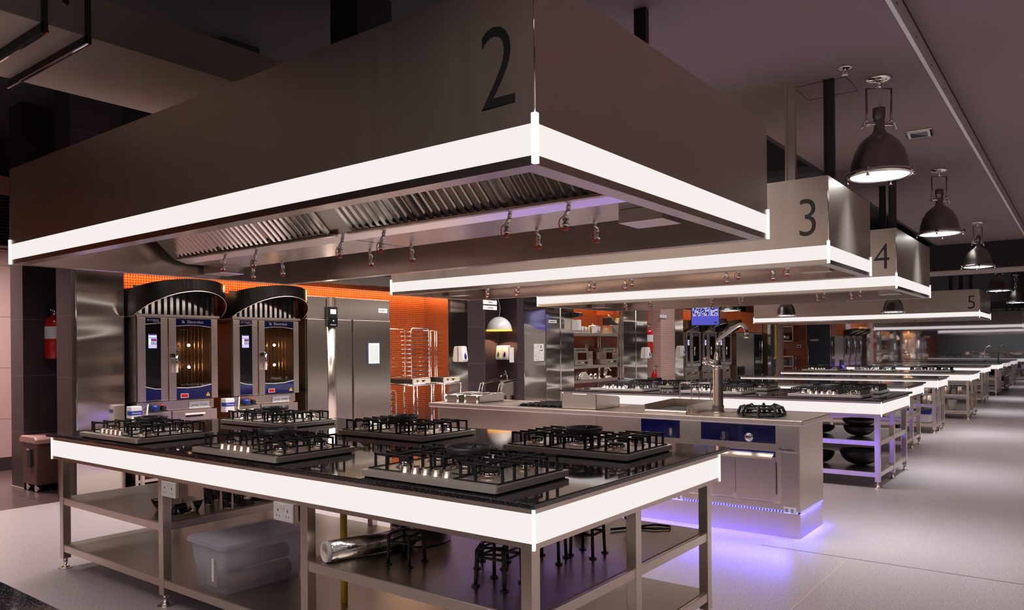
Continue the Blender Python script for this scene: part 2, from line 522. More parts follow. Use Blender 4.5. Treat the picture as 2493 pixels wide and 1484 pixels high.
# left side: entrance corner with pale panelled wall and slate pier
sbox('wall_left', -10.9, -10.62, -6, 7.0, 0.16, 2.72, 'pale_panel')
sbox('baseboard_left', -10.9, -10.60, -6, 7.0, 0.0, 0.16, 'skirting_dark')
sbox('wall_left', -10.9, -10.66, -6, 7.0, 2.72, 4.1, 'ceiling_black')
lv = MB()
for k in range(14):
    lv.prism([(0, 0), (0.05, 0.03), (0.05, 0.022), (0, -0.008)], 'y', -4, 6.5, 'black_satin')
    for i in range(len(lv.v) - 8, len(lv.v)):
        x, y, z = lv.v[i]; lv.v[i] = (-10.66 + x, y, 2.80 + k * 0.042 + z)
lv.box(-10.66, -10.60, -4, 6.5, 3.39, 3.62, 'brown_plastic').box(-10.66, -10.60, -4, 6.5, 2.735, 2.765, 'pale_wall')
vent = lv.build('louvre_grille', loc=(0.012, 0, 0)); tag(vent, 'wide dark louvre grille high on the pale entrance wall', 'grille')

sbox('wall_left', -9.28, -8.95, 3.2, 3.68, 0, 4.1, 'slate_tile_front')
sbox('wall_left', -8.12, -7.78, 3.2, 3.68, 0, 4.1, 'slate_tile_front')
sbox('wall_left', -8.95, -8.12, 3.62, 3.68, 0, 4.1, 'slate_tile_front')
sbox('trim_6', -9.28, -8.95, 3.194, 3.2, 0.0, 0.012, 'duct_grey')
# steel cladding on the piers
def clad(y0, y1, x=-7.75, seams=(), top=2.55):
    o = MB().box(x - 0.035, x, y0, y1, 0, top, 'steel_wavy')
    for s_ in seams: o.box(x, x + 0.004, s_ - 0.012, s_ + 0.012, 0, top, 'chrome')
    o.box(x, x + 0.003, y0, y0 + 0.012, 0, top, 'chrome')
    return struct(o.build('wall_left', bevel=0.003))
clad(3.22, 3.68, -7.745)
sbox('wall_left', -8.75, -7.78, 3.68, 3.70, 0, 4.1, 'slate_tile_front')
# oven bay: orange mosaic back wall, soffit above
sbox('wall_left', -8.5, -8.4, 3.70, 9.0, 0, 2.36, 'orange_mosaic')
sbox('wall_left', -8.5, -7.95, 3.70, 9.20, 2.36, 4.1, 'ceiling_black')
sbox('trim_7', -7.95, -7.93, 3.70, 9.20, 2.34, 2.48, 'wall_brown')
# second clad pier, slate wall and wash niche
sbox('wall_left', -8.6, -7.94, 8.72, 9.18, 0, 2.9, 'steel_wavy')
clad(8.715, 9.18, -7.9)
sbox('wall_left', -8.6, -7.9, 9.18, 9.62, 0, 2.9, 'slate_tile')
sbox('wall_left', -8.6, -8.3, 9.62, 10.50, 0, 2.9, 'slate_tile')
sbox('wall_left', -8.6, -7.9, 10.50, 10.69, 0, 2.9, 'slate_tile_front')
sbox('wall_left', -8.6, -7.9, 9.20, 27.0, 2.9, 4.1, 'ceiling_black')
clad(10.69, 11.36, -7.895)
sbox('wall_left', -8.6, -7.93, 10.69, 11.36, 0, 2.9, 'slate_tile')
# alcove
sbox('wall_left', -8.7, -8.5, 12.33, 14.25, 0, 2.9, 'orange_mosaic')
sbox('wall_left', -8.5, -7.95, 14.20, 14.26, 0, 2.9, 'steel_wavy')
sbox('trim_8', -8.5, -8.05, 14.17, 14.20, 2.15, 2.9, 'orange_mosaic_front')
# pink recess with the extinguishers
sbox('wall_left', -8.6, -8.25, 15.40, 16.10, 0, 2.9, 'pale_wall')
sbox('wall_left', -8.6, -7.9, 16.06, 16.80, 0, 2.9, 'pink_mosaic_front')
sbox('trim_9', -7.9, -7.895, 16.06, 16.80, 0, 2.9, 'pink_mosaic')
clad(16.80, 17.27, -7.89)
sbox('wall_left', -8.6, -7.93, 16.82, 17.27, 0, 2.9, 'steel_wavy')
sbox('wall_left', -8.9, -8.8, 17.27, 24.0, 0, 2.9, 'orange_mosaic')
sbox('trim_10', -8.3, -8.05, 20.5, 23.4, 1.86, 2.45, 'orange_mosaic')
sbox('wall_left', -8.6, -7.9, 23.45, 23.75, 0, 2.9, 'steel_wavy')
sbox('wall_left', -8.6, -7.95, 23.75, 24.35, 0, 2.9, 'slate_blue')
sbox('wall_left', -8.6, -7.9, 24.35, 24.95, 0, 2.9, 'pink_mosaic_front')
sbox('trim_11', -7.9, -7.895, 24.35, 24.95, 0, 2.9, 'pink_mosaic')
# end wall: orange mosaic, blue glass door, dark mirror glass
sbox('wall_back', -9.5, -7.76, 27.0, 27.2, 0, 4.1, 'orange_mosaic_front')
sbox('wall_back', -7.76, 3.0, 27.10, 27.2, 0, 4.1, 'ceiling_black')
d1 = struct(bpy.data.objects.new('door_1', None)); C.objects.link(d1); d1.location = (-7.35, 27.0, 0)
MB().box(-0.38, 0.38, 0.02, 0.05, 0.02, 2.9, 'slate_blue').build('pane', d1)
MB().box(-0.41, -0.38, 0, 0.06, 0, 2.9, 'chrome').box(0.38, 0.41, 0, 0.06, 0, 2.9, 'chrome').build('door_frame', d1)
MB().tube([(-0.33, -0.04, 0.5), (-0.33, -0.04, 1.52)], 0.014, 'chrome').box(-0.34, -0.32, -0.04, 0.02, 0.6, 0.62, 'chrome').box(-0.34, -0.32, -0.04, 0.02, 1.4, 1.42, 'chrome').build('door_handle', d1)
MB().box(-0.28, -0.0, 0.012, 0.02, 1.60, 1.665, 'label_white').build('door_label', d1)
struct(MB().box(-6.93, 3.0, 27.0, 27.02, 0, 3.4, 'mirror_glass').build('window_1'))
# walls behind and right of the camera
sbox('wall_front', -10.9, 4.4, -6.2, -6.0, 0, 4.1, 'rear_wall')
sbox('wall_right', 4.2, 4.4, -6, 27.2, 0, 3.6, 'wall_brown')
sbox('wall_left', -8.6, -8.4, -6, 0.6, 0, 3.0, 'orange_mosaic')

# ---------------------------------------------------------------- overhead services
def duct():
    t = empty('air_duct', (-4.95, 2.0, 3.2), 'large square grey sheet-metal air duct crossing above the nearest hood', 'duct')
    MB().box(-0.53, 0.53, -0.30, 1.5, 0.0, 0.24, 'duct_grey').build('duct_section', t)
    MB().box(-0.53, 0.53, -0.95, -0.30, 0.0, 0.24, 'duct_grey').build('duct_section', t)
    el = MB().prism([(-0.53, -0.95), (0.53, -0.95), (0.50, -1.35), (0.2, -1.75), (-0.3, -1.95), (-1.5, -1.95), (-1.5, -1.2), (-0.9, -1.15), (-0.6, -1.05)][::-1], 'z', 0.0, 0.24, 'duct_grey')
    el.build('duct_elbow', t)
    for yy in (-0.30, -0.10):
        f = MB()
        f.box(-0.57, 0.57, yy - 0.02 if yy < -.2 else yy, yy + 0.0 if yy < -.2 else yy + .02, -0.05, 0.0, 'concrete_dark')
        f.box(0.53, 0.565, yy - 0.02 if yy < -.2 else yy, yy if yy < -.2 else yy + .02, -0.05, 0.3, 'concrete_dark')
        f.box(-0.57, 0.57, yy - 0.005, yy + 0.005, -0.055, -0.048, 'chrome')
        f.build('flange', t)
    MB().cyl((0.53, -0.20, 0.15), 0.018, 0.012, 'chrome', 16, 'x').build('inspection_cap', t)
duct()

def pendant_box(name, x0, x1, y0, y1, z0, z1, mat, label, cat, group=None):
    o = MB().box(x0, x1, y0, y1, z0, z1, mat).build(name, bevel=0.004)
    return tag(o, label, cat, group)

for k, (x0, x1, y0) in enumerate(((-6.12, -5.78, 3.6), (-4.52, -4.22, 3.7), (-8.75, -8.5, 4.1), (-7.55, -7.3, 4.1))):
    pendant_box('flue_pipe', x0, x1, y0, y0 + 0.35, 2.63 if k < 2 else 2.9, 4.1, 'concrete_dark',
                ['dark square flue rising above the nearest hood beside the big duct', 'widest dark square flue rising above the nearest hood behind the digit 2',
                 'dark square upright above the nearest hood near its far end', 'narrow dark upright above the nearest hood just below the big duct'][k], 'flue')
for k, (y0, z0) in enumerate(((5.0, 3.6), (9.4, 3.6), (0.9, 3.75))):
    struct(MB().box(-10.6, -2.4, y0, y0 + 0.35, z0, 4.1, 'concrete_dark').build('trim_%d' % (12 + k)))

def strut(x, y, z0, z1, label, wdt=0.06, mat='black_satin'):
    s = MB()
    s.box(-wdt / 2, wdt / 2, -0.02, 0.02, 0, z1 - z0, mat)
    s.box(-wdt / 2, -wdt / 2 + 0.012, -0.03, 0.03, 0, z1 - z0, mat)
    o = s.build('support_strut', loc=(x, y, z0))
    tag(o, label, 'strut', 'struts holding the hoods')
    return o

# ================================================================ HOODS
HZ0, HZ1, HZ2, HZ3 = 2.012, 2.042, 2.142, 2.628

def nozzle(parent, x, y, z, tip=(0.0, 0.0)):
    ox, oy = x + tip[0] * 0.5, y + tip[1] * 0.5
    n = MB()
    n.tube([(x, y, z), (x, y, z - 0.02), (ox, oy, z - 0.05)], 0.011, 'chrome')
    n.lathe([(0.014, 0), (0.019, 0.012), (0.012, 0.022), (0.018, 0.034), (0.011, 0.055)], (ox, oy, z - 0.10), 'chrome', 12)
    o = n.build('nozzle', parent)
    c = MB().cyl((ox, oy, z - 0.118), 0.012, 0.019, 'red_cap', 12)
    c.tube([(ox - 0.014 + 0.024 * math.cos(a), oy, z - 0.082 + 0.03 * math.sin(a)) for a in [i * PI / 6 for i in range(12)]], 0.003, 'red_cap', 5, closed=True)
    c.build('cap', o)

def hood(x0, x1, y0, y1, num, label, detail=2, seams=()):
    L, D = x1 - x0, y1 - y0
    t = empty('extractor_hood', (x0, y0, HZ0), label, 'hood', 'lit extractor hoods over the cooking islands')
    z1, z2, z3 = HZ1 - HZ0, HZ2 - HZ0, HZ3 - HZ0
    sh = MB()
    T = 0.006
    sh.box(0, L, 0, T, z2, z3, 'steel_hood').box(0, L, D - T, D, z2, z3, 'steel_hood')
    sh.box(0, T, T, D - T, z2, z3, 'steel_hood').box(L - T, L, T, D - T, z2, z3, 'steel_hood')
    sh.box(0.01, L - 0.01, 0.01, D - 0.01, z3 - 0.03, z3 - 0.02, 'steel_hood')
    sh.build('shell', t)
    MB().tube([(L + .001, -.001, z2 + .03), (L + .001, -.001, z3)], 0.003, 'chrome', 6).build('corner_bead', t)
    # light panels
    for a in ((0.012, L - 0.012, 0.0, 0.012), (0.012, L - 0.012, D - 0.012, D)):
        MB().box(a[0], a[1], a[2], a[3], z1, z2, 'light_panel').build('light_panel', t)
    for a in ((0.0, 0.012), (L - 0.012, L)):
        MB().box(a[0], a[1], 0.012, D - 0.012, z1, z2, 'light_panel').build('light_panel', t)
    for cx, cy in ((0, 0), (L, 0), (L, D), (0, D)):
        MB().box(cx - 0.009, cx + 0.009, cy - 0.009, cy + 0.009, z1 - 0.028, z2 + 0.03, 'light_post').build('corner_post', t)
    # bottom frame with ledge, and the inner skirt
    fr = MB()
    for (a, b_, c, d_) in ((0, L, 0, 0.012), (0, L, D - 0.012, D), (0, 0.012, 0.012, D - 0.012), (L - 0.012, L, 0.012, D - 0.012)):
        fr.box(a, b_, c, d_, 0, z1, 'steel')
    for (a, b_, c, d_) in ((0.012, L - 0.012, 0.012, 0.075), (0.012, L - 0.012, D - 0.075, D - 0.012), (0.012, 0.075, 0.075, D - 0.075), (L - 0.075, L - 0.012, 0.075, D - 0.075)):
        fr.box(a, b_, c, d_, 0.0, 0.006, 'steel')
    for (a, b_, c, d_) in ((0.07, L - 0.07, 0.07, 0.076), (0.07, L - 0.07, D - 0.076, D - 0.07), (0.07, 0.076, 0.076, D - 0.076), (L - 0.076, L - 0.07, 0.076, D - 0.076)):
        fr.box(a, b_, c, d_, 0.006, z3 - 0.06, 'steel')
    fr.box(0.07, L - 0.07, 0.07, D - 0.07, z3 - 0.06, z3 - 0.05, 'steel')
    fr.build('inner_frame', t)
    # central plenum: filters lean up towards the front and back
    yc = D / 2
    pl = MB()
    kd = D / 2.14
    ybf, ybb = yc - 0.06 * kd, yc + 0.50 * kd        # bottom flat
    yft = 0.45 * kd
    fx0, fx1 = 0.26, L - 0.24
    prof = [(ybf + 0.10 * kd, 0.085), (ybb - 0.05, 0.085), (ybb, 0.12), (ybb + 0.05, z3 - 0.1), (ybf - yft, z3 - 0.1), (ybf, 0.112)]
    pl.prism(prof, 'x', fx0 - 0.10, fx1 + 0.10, 'steel')
    for sx in (fx0 + (fx1 - fx0) * 0.49,):
        pl.box(sx - 0.002, sx + 0.002, ybf + 0.10 * kd, ybb - 0.05, 0.0825, 0.085, 'chrome')
    pl.build('plenum', t)
    if detail:
        mid = (fx0 + fx1) / 2
        nb = 3
        for bank0, bank1 in ((fx0, mid - 0.10), (mid + 0.06, fx1 - 0.05)):
            wd = (bank1 - bank0) / nb
            for q in range(nb):
                fo = MB()
                a0 = bank0 + q * wd + 0.012; a1 = bank0 + (q + 1) * wd - 0.012
                ns = 10 if detail > 1 else 6
                st = (a1 - a0) / ns
                def F(u, x, off):   # u along the slope 0 bottom..1 top, off = outward
                    dy, dz = yft, z3 - 0.212
                    ln = math.hypot(dy, dz)
                    y = ybf - dy * u - off * dz / ln; z = 0.118 + dz * u - off * dy / ln
                    return (x, y, z)
                for k in range(ns):
                    xa = a0 + k * st; xb = xa + st * 0.62
                    pts = [(xa, 0.004), (xa + st * .08, 0.024), (xb - st * .08, 0.024), (xb, 0.004)]
                    vs = [F(0.03, p, o_) for p, o_ in pts] + [F(0.97, p, o_) for p, o_ in pts]
                    fo.add(vs, [(0, 1, 5, 4), (1, 2, 6, 5), (2, 3, 7, 6), (0, 3, 2, 1)], 'filter_steel')
                    xc = xb; xd = xa + st
                    vs = [F(0.03, xc, 0.003), F(0.03, xd, 0.003), F(0.97, xd, 0.003), F(0.97, xc, 0.003)]
                    fo.add(vs, [(0, 1, 2, 3)], 'black_satin')
                fo.build('baffle_filter', t)
            rim = MB()
            rim.box(bank0 - 0.02, bank1 + 0.02, ybf - 0.035, ybf + 0.0, 0.098, 0.110, 'steel')
            rim.build('filter_tray', t)
    if detail:
        for xx in ((0.72, 1.09, 1.97, 2.33, 3.24, 3.59) if L < 4.3 else (0.8, 1.2, 2.1, 2.5, 3.5, 3.9)):
            nozzle(t, xx, ybf + 0.07 * kd, 0.10, (-0.02, -0.02))
        for xx in ((0.46, 0.83, 1.78, 2.16, 3.13, 3.50) if L < 4.3 else (0.6, 1.0, 1.9, 2.3, 3.3, 3.7)):
            nozzle(t, xx, ybb - 0.10, 0.09, (0.02, 0.01))
    for bx_ in (0.12, L - 0.42):
        MB().box(bx_, bx_ + 0.23, yc + 0.20 * kd, yc + 0.40 * kd, 0.020, 0.084, 'steel_satin').build('junction_box', t, bevel=0.003)
    return t

H2 = hood(-5.53, -1.36, 1.91, 4.05, 2, 'nearest and largest steel hood, marked with the digit 2, lit white band')
H3 = hood(-5.80, -1.43, 5.52, 6.80, 3, 'steel hood marked with the digit 3, behind the nearest hood', 1)
H4 = hood(-6.00, -1.535, 8.45, 10.5, 4, 'steel hood marked with the digit 4, third from the front', 1)
H5 = hood(-6.75, -1.84, 19.0, 21.3, 5, 'farthest numbered steel hood, marked with the digit 5', 1)
for t, n_, cx, sz, c0 in ((H2, '2', -1.505, 0.385, (-5.53, 1.91)), (H3, '3', -1.567, 0.385, (-5.80, 5.52)), (H4, '4', -1.668, 0.385, (-6.0, 8.45)), (H5, '5', -1.988, 0.42, (-6.75, 19.0))):
    text(n_, sz, 'digit_black', 'digit', t, (cx - c0[0], -0.001, 2.333 - HZ0), '-y', sx=0.86)
for x, y, z0, z1, lb in ((-2.045, 3.95, 2.63, 3.4, 'dark steel strut between the nearest hood and the ceiling, behind its right face'),
                         (-1.75, 5.75, 2.63, 3.4, 'pale brown strut rising from the hood marked 3'),
                         (-1.50, 5.85, 2.63, 3.4, 'dark strut at the outer corner of the hood marked 3'),
                         (-1.62, 8.75, 2.63, 3.4, 'outer dark strut rising from the hood marked 4'),
                         (-2.0, 10.2, 2.63, 3.4, 'inner strut rising behind the hood marked 4'),
                         (-2.3, 8.9, 2.63, 3.4, 'strut above the digit 4'),
                         (-2.45, 19.6, 2.63, 3.4, 'left strut of three above the hood marked 5'),
                         (-2.25, 19.6, 2.63, 3.4, 'middle strut of three above the hood marked 5'),
                         (-2.06, 19.6, 2.63, 3.4, 'right strut of three above the hood marked 5')):
    strut(x, y, z0, z1, lb, 0.07, 'duct_grey' if 'pale' in lb else 'black_satin')
tag(MB().box(-0.22, 0.22, -0.2, 0.2, 0, 0.2, 'black_satin').build('fan_box', loc=(-3.15, 19.6, 2.63), bevel=0.01), 'black fan housing standing on top of the hood marked 5', 'fan box')

# ================================================================ HOBS
def make_hob():
    t = empty('gas_hob', (0, 0, 0), 'hob', 'gas hob', 'gas hobs set on the granite worktops')
    W, D = 0.375, 0.25
    pl = MB()
    pts = rrect(-W, W, -D, D, 0.012, 3)
    pl.prism(pts, 'z', 0.006, 0.032, 'hob_steel')
    pl.prism(rrect(-W + .012, W - .012, -D + .012, D - .012, .01, 3), 'z', 0.0, 0.006, 'black_satin')
    pl.prism(rrect(-W + .02, W - .02, -D + .02, D - .02, .01, 3), 'z', 0.032, 0.034, 'hob_steel')
    pl.build('hob_plate', t, bevel=0.002)
    burners = ((-0.245, 0.12, 0.036), (-0.245, -0.10, 0.026), (0, 0.03, 0.052), (0.245, 0.12, 0.030), (0.245, -0.12, 0.036))
    for bx_, by_, r in burners:
        b_ = MB().lathe([(r * 1.75, 0.034), (r * 1.6, 0.040), (r * 1.25, 0.044), (r * 1.2, 0.047)], (bx_, by_, 0), 'steel', 20)
        b_.lathe([(r * 1.12, 0.044), (r * 1.12, 0.060), (r * 0.9, 0.062)], (bx_, by_, 0), 'chrome', 20)
        for k in range(12):
            a = 2 * PI * k / 12
            b_.box(bx_ + r * 1.12 * math.cos(a) - .002, bx_ + r * 1.12 * math.cos(a) + .002, by_ + r * 1.12 * math.sin(a) - .002, by_ + r * 1.12 * math.sin(a) + .002, 0.05, 0.062, 'black_iron')
        bo = b_.build('burner', t)
        MB().lathe([(r * 0.98, 0.062), (r, 0.066), (r * 0.9, 0.071), (0.0, 0.072)], (bx_, by_, 0), 'black_iron', 20).build('burner_cap', bo)
    zt = 0.098
    for gi, gx in enumerate((-0.245, 0.0, 0.245)):
        g = MB()
        w_ = 0.112
        gy0, gy1 = (-0.215, 0.225) if gi != 1 else (-0.125, 0.225)
        # base frame
        for yy in (gy0, gy1): g.box(gx - w_, gx + w_, yy - 0.003, yy + 0.003, 0.034, 0.039, 'black_iron')
        for xx in (-w_, w_): g.box(gx + xx - 0.003, gx + xx + 0.003, gy0, gy1, 0.034, 0.039, 'black_iron')
        # long bar front to back
        g.box(gx - 0.003, gx + 0.003, gy0, gy1, zt - 0.011, zt, 'black_iron')
        g.box(gx - 0.005, gx + 0.005, gy0 - .004, gy0 + .006, 0.036, zt, 'black_iron')
        g.box(gx - 0.005, gx + 0.005, gy1 - .006, gy1 + .004, 0.036, zt, 'black_iron')
        n = 6 if gi != 1 else 5
        for k in range(n):
            yy = gy0 + 0.035 + (gy1 - gy0 - 0.07) * k / (n - 1)
            full = (k % 2 == 0)
            for sgn in (-1, 1):
                xin = 0.004 if full else 0.045
                g.box(gx + sgn * xin, gx + sgn * w_, yy - 0.003, yy + 0.003, zt - 0.011, zt, 'black_iron')
                g.box(gx + sgn * (w_ - 0.013), gx + sgn * w_, yy - 0.003, yy + 0.003, 0.036, zt, 'black_iron')
        g.build('pan_support', t, bevel=0.0012)
    r_ = MB().lathe([(0.088, 0.10), (0.094, 0.10), (0.100, 0.128), (0.094, 0.128), (0.088, 0.10)], (0, 0.03, 0), 'ring_grey', 36, caps=False)
    for k in range(4):
        a = PI / 2 * k + .4
        r_.tube([(0.094 * math.cos(a), 0.03 + 0.094 * math.sin(a), 0.124), (0.05 * math.cos(a), 0.03 + 0.05 * math.sin(a), 0.112)], 0.004, 'ring_grey', 6)
    r_.build('wok_ring', t)
    for k in range(5):
        kx = -0.14 + k * 0.058
        kb = MB().lathe([(0.023, 0.034), (0.023, 0.037), (0.019, 0.039), (0.018, 0.060), (0.016, 0.062), (0, 0.062)], (kx, -0.205, 0), 'steel_satin', 18)
        kb.box(kx - 0.0025, kx + 0.0025, -0.222, -0.188, 0.060, 0.068, 'steel_satin')
        kb.build('control_knob', t)
    return t

HOB = make_hob()
hob_used = [False]
def place_hob(x, y, z, rz, label):
    if not hob_used[0]:
        hob_used[0] = True
        HOB.location = (x, y, z); HOB.rotation_euler = (0, 0, rz); HOB['label'] = label
        return HOB
    return dup(HOB, (x, y, z), rz, label)

# ================================================================ TABLES
def table(x0, x1, y0, y1, label, legs_x, legs_y=None, mids=(), lows=((0, 1),), joint=True, slab=(0.06, 0.015, 0.018, 0.12)):
    """worktop on a frame of square legs with two shelf levels and a lit band under the granite"""
    t = empty('cooking_island', (x0, y0, 0), label, 'kitchen island', 'cooking islands with lit bands')
    L, D = x1 - x0, y1 - y0
    MB().prism(rrect(-slab[0], L + slab[1], -slab[2], D + slab[3], .006, 2), 'z', 0.873, 0.895, 'granite').build('worktop', t, bevel=0.004)
    tr = MB()
    for z0, z1, ins in ((0.853, 0.873, 0.0), (0.726, 0.746, 0.0)):
        tr.box(0, L, 0, 0.02, z0, z1, 'steel_satin').box(0, L, D - 0.02, D, z0, z1, 'steel_satin')
        tr.box(0, 0.02, 0.02, D - 0.02, z0, z1, 'steel_satin').box(L - 0.02, L, 0.02, D - 0.02, z0, z1, 'steel_satin')
    tr.box(0.02, L - 0.02, 0.02, D - 0.02, 0.855, 0.868, 'steel_shelf')
    tr.box(0.03, L - 0.03, 0.03, D - 0.03, 0.735, 0.745, 'steel_shelf')
    tr.build('apron_frame', t)
    for a in ((0.006, L - 0.006, 0.001, 0.012), (0.006, L - 0.006, D - 0.012, D - 0.001)):
        MB().box(*a, 0.746, 0.853, 'light_panel').build('light_panel', t)
    for a in ((0.001, 0.012), (L - 0.012, L - 0.001)):
        MB().box(a[0], a[1], 0.012, D - 0.012, 0.746, 0.853, 'light_panel').build('light_panel', t)
    for cx, cy in ((0, 0), (L, 0), (L, D), (0, D)):
        MB().box(cx - 0.005, cx + 0.005, cy - 0.005, cy + 0.005, 0.724, 0.868, 'light_post').build('corner_post', t)
    ly = legs_y or (0.035, D / 2, D - 0.06)
    for lx in legs_x:
        for yy in ly:
            if yy not in (ly[0], ly[-1]) and lx not in (legs_x[0], legs_x[-1]): continue
            lg = MB().box(lx - 0.025, lx + 0.025, yy - 0.025, yy + 0.025, 0.065, 0.726, 'steel_satin')
            l_ = lg.build('leg', t, bevel=0.002)
            MB().cyl((lx, yy, 0.012), 0.014, 0.055, 'chrome', 12).cyl((lx, yy, 0.0), 0.045, 0.005, 'steel_satin', 20).cyl((lx, yy, 0.005), 0.028, 0.012, 'steel', 16, r2=0.016).build('levelling_foot', l_)
    rail = MB()
    for z0 in (0.425, 0.11):
        use = mids if z0 > .3 else lows
        for i, j in use:
            xa, xb = legs_x[i] , legs_x[j]
            for yy in (ly[0], ly[-1]): rail.box(xa + .025, xb - .025, yy - 0.02, yy + 0.02, z0, z0 + 0.045, 'steel_satin')
            for xx in (xa, xb): rail.box(xx - 0.02, xx + 0.02, ly[0] + .025, ly[-1] - .025, z0, z0 + 0.045, 'steel_satin')
    rail.build('rail', t, bevel=0.002)
    for z0, use in ((0.462, mids), (0.147, lows)):
        for i, j in use:
            MB().box(legs_x[i] - .0, legs_x[j] + .0, ly[0] - .018, ly[-1] + .018, z0, z0 + 0.012, 'steel_shelf').build('shelf', t)
    return t

T2 = table(-5.57, -1.56, 2.16, 3.85, 'nearest full cooking island with black granite top and six gas hobs',
           (0.10, 1.40, 2.69, 3.965), (0.04, 0.82, 1.60), mids=((0, 1), (2, 3)), lows=((0, 1), (1, 2), (2, 3)))
T1 = table(-5.57, -1.75, -1.0, 0.60, 'black granite worktop corner in the near foreground', (0.10, 3.75), lows=((0, 1),), slab=(0.07, 0.03, 0.04, 0.09))
TB = table(-5.45, -1.64, 8.22, 9.70, 'lit island behind the steel cooking suite, with gas hobs and stored woks', (0.08, 1.3, 2.5, 3.765), mids=((0, 1), (1, 2), (2, 3)), lows=((0, 1), (1, 2), (2, 3)))
TC = table(-5.15, -1.90, 11.1, 12.35, 'lit island with bare black top, third back from the front', (0.07, 1.6, 3.19), mids=((0, 1), (1, 2)), lows=((0, 1), (1, 2)))
TD = table(-5.15, -1.92, 13.8, 14.85, 'lit island with bare top and a blue-lidded box under it', (0.07, 1.6, 3.17), mids=((0, 1), (1, 2)), lows=((0, 1), (1, 2)))
TE = table(-5.35, -1.77, 16.75, 18.1, 'lit island with three hobs and white tubs stored below', (0.07, 1.7, 3.52), mids=((0, 1), (1, 2)), lows=((0, 1), (1, 2)))
TF = table(-5.15, -2.00, 21.6, 23.0, 'lit island next after the white tubs, towards the mirrored wall', (0.07, 1.6, 3.09), mids=((0, 1), (1, 2)), lows=((0, 1), (1, 2)))
TG = table(-5.15, -1.98, 24.9, 26.3, 'farthest lit island, just before the mirrored wall', (0.07, 1.6, 3.11), mids=((0, 1), (1, 2)), lows=((0, 1), (1, 2)))

ZT = 0.8955
fr = ['far left', 'middle', 'right-hand']
for row, (yy, rz, word) in enumerate(((2.425, 0, 'front row'), (3.42, PI, 'back row'))):
    for i, xx in enumerate((-4.815, -3.465, -2.115)):
        place_hob(xx, yy, ZT, rz, '%s steel five-burner gas hob in the %s of the nearest island' % (fr[i].capitalize(), word))
for row, (yy, rz, word) in enumerate(((8.50, 0, 'front row'), (9.35, PI, 'back row'))):
    for i, xx in enumerate((-4.68, -3.45, -2.20)):
        place_hob(xx, yy, ZT, rz, '%s gas hob in the %s of the island behind the suite' % (fr[i].capitalize(), word))
for i, xx in enumerate((-4.6, -3.55, -2.5)):
    place_hob(xx, 17.2, ZT, 0, '%s of three gas hobs on the island with white tubs' % ('Leftmost', 'Middle', 'Rightmost')[i])
# joint line of the worktop behind the suite
MB().box(2.61, 2.625, -0.03, 1.58, 0.895, 0.8958, 'steel').build('joint_strip', TB)

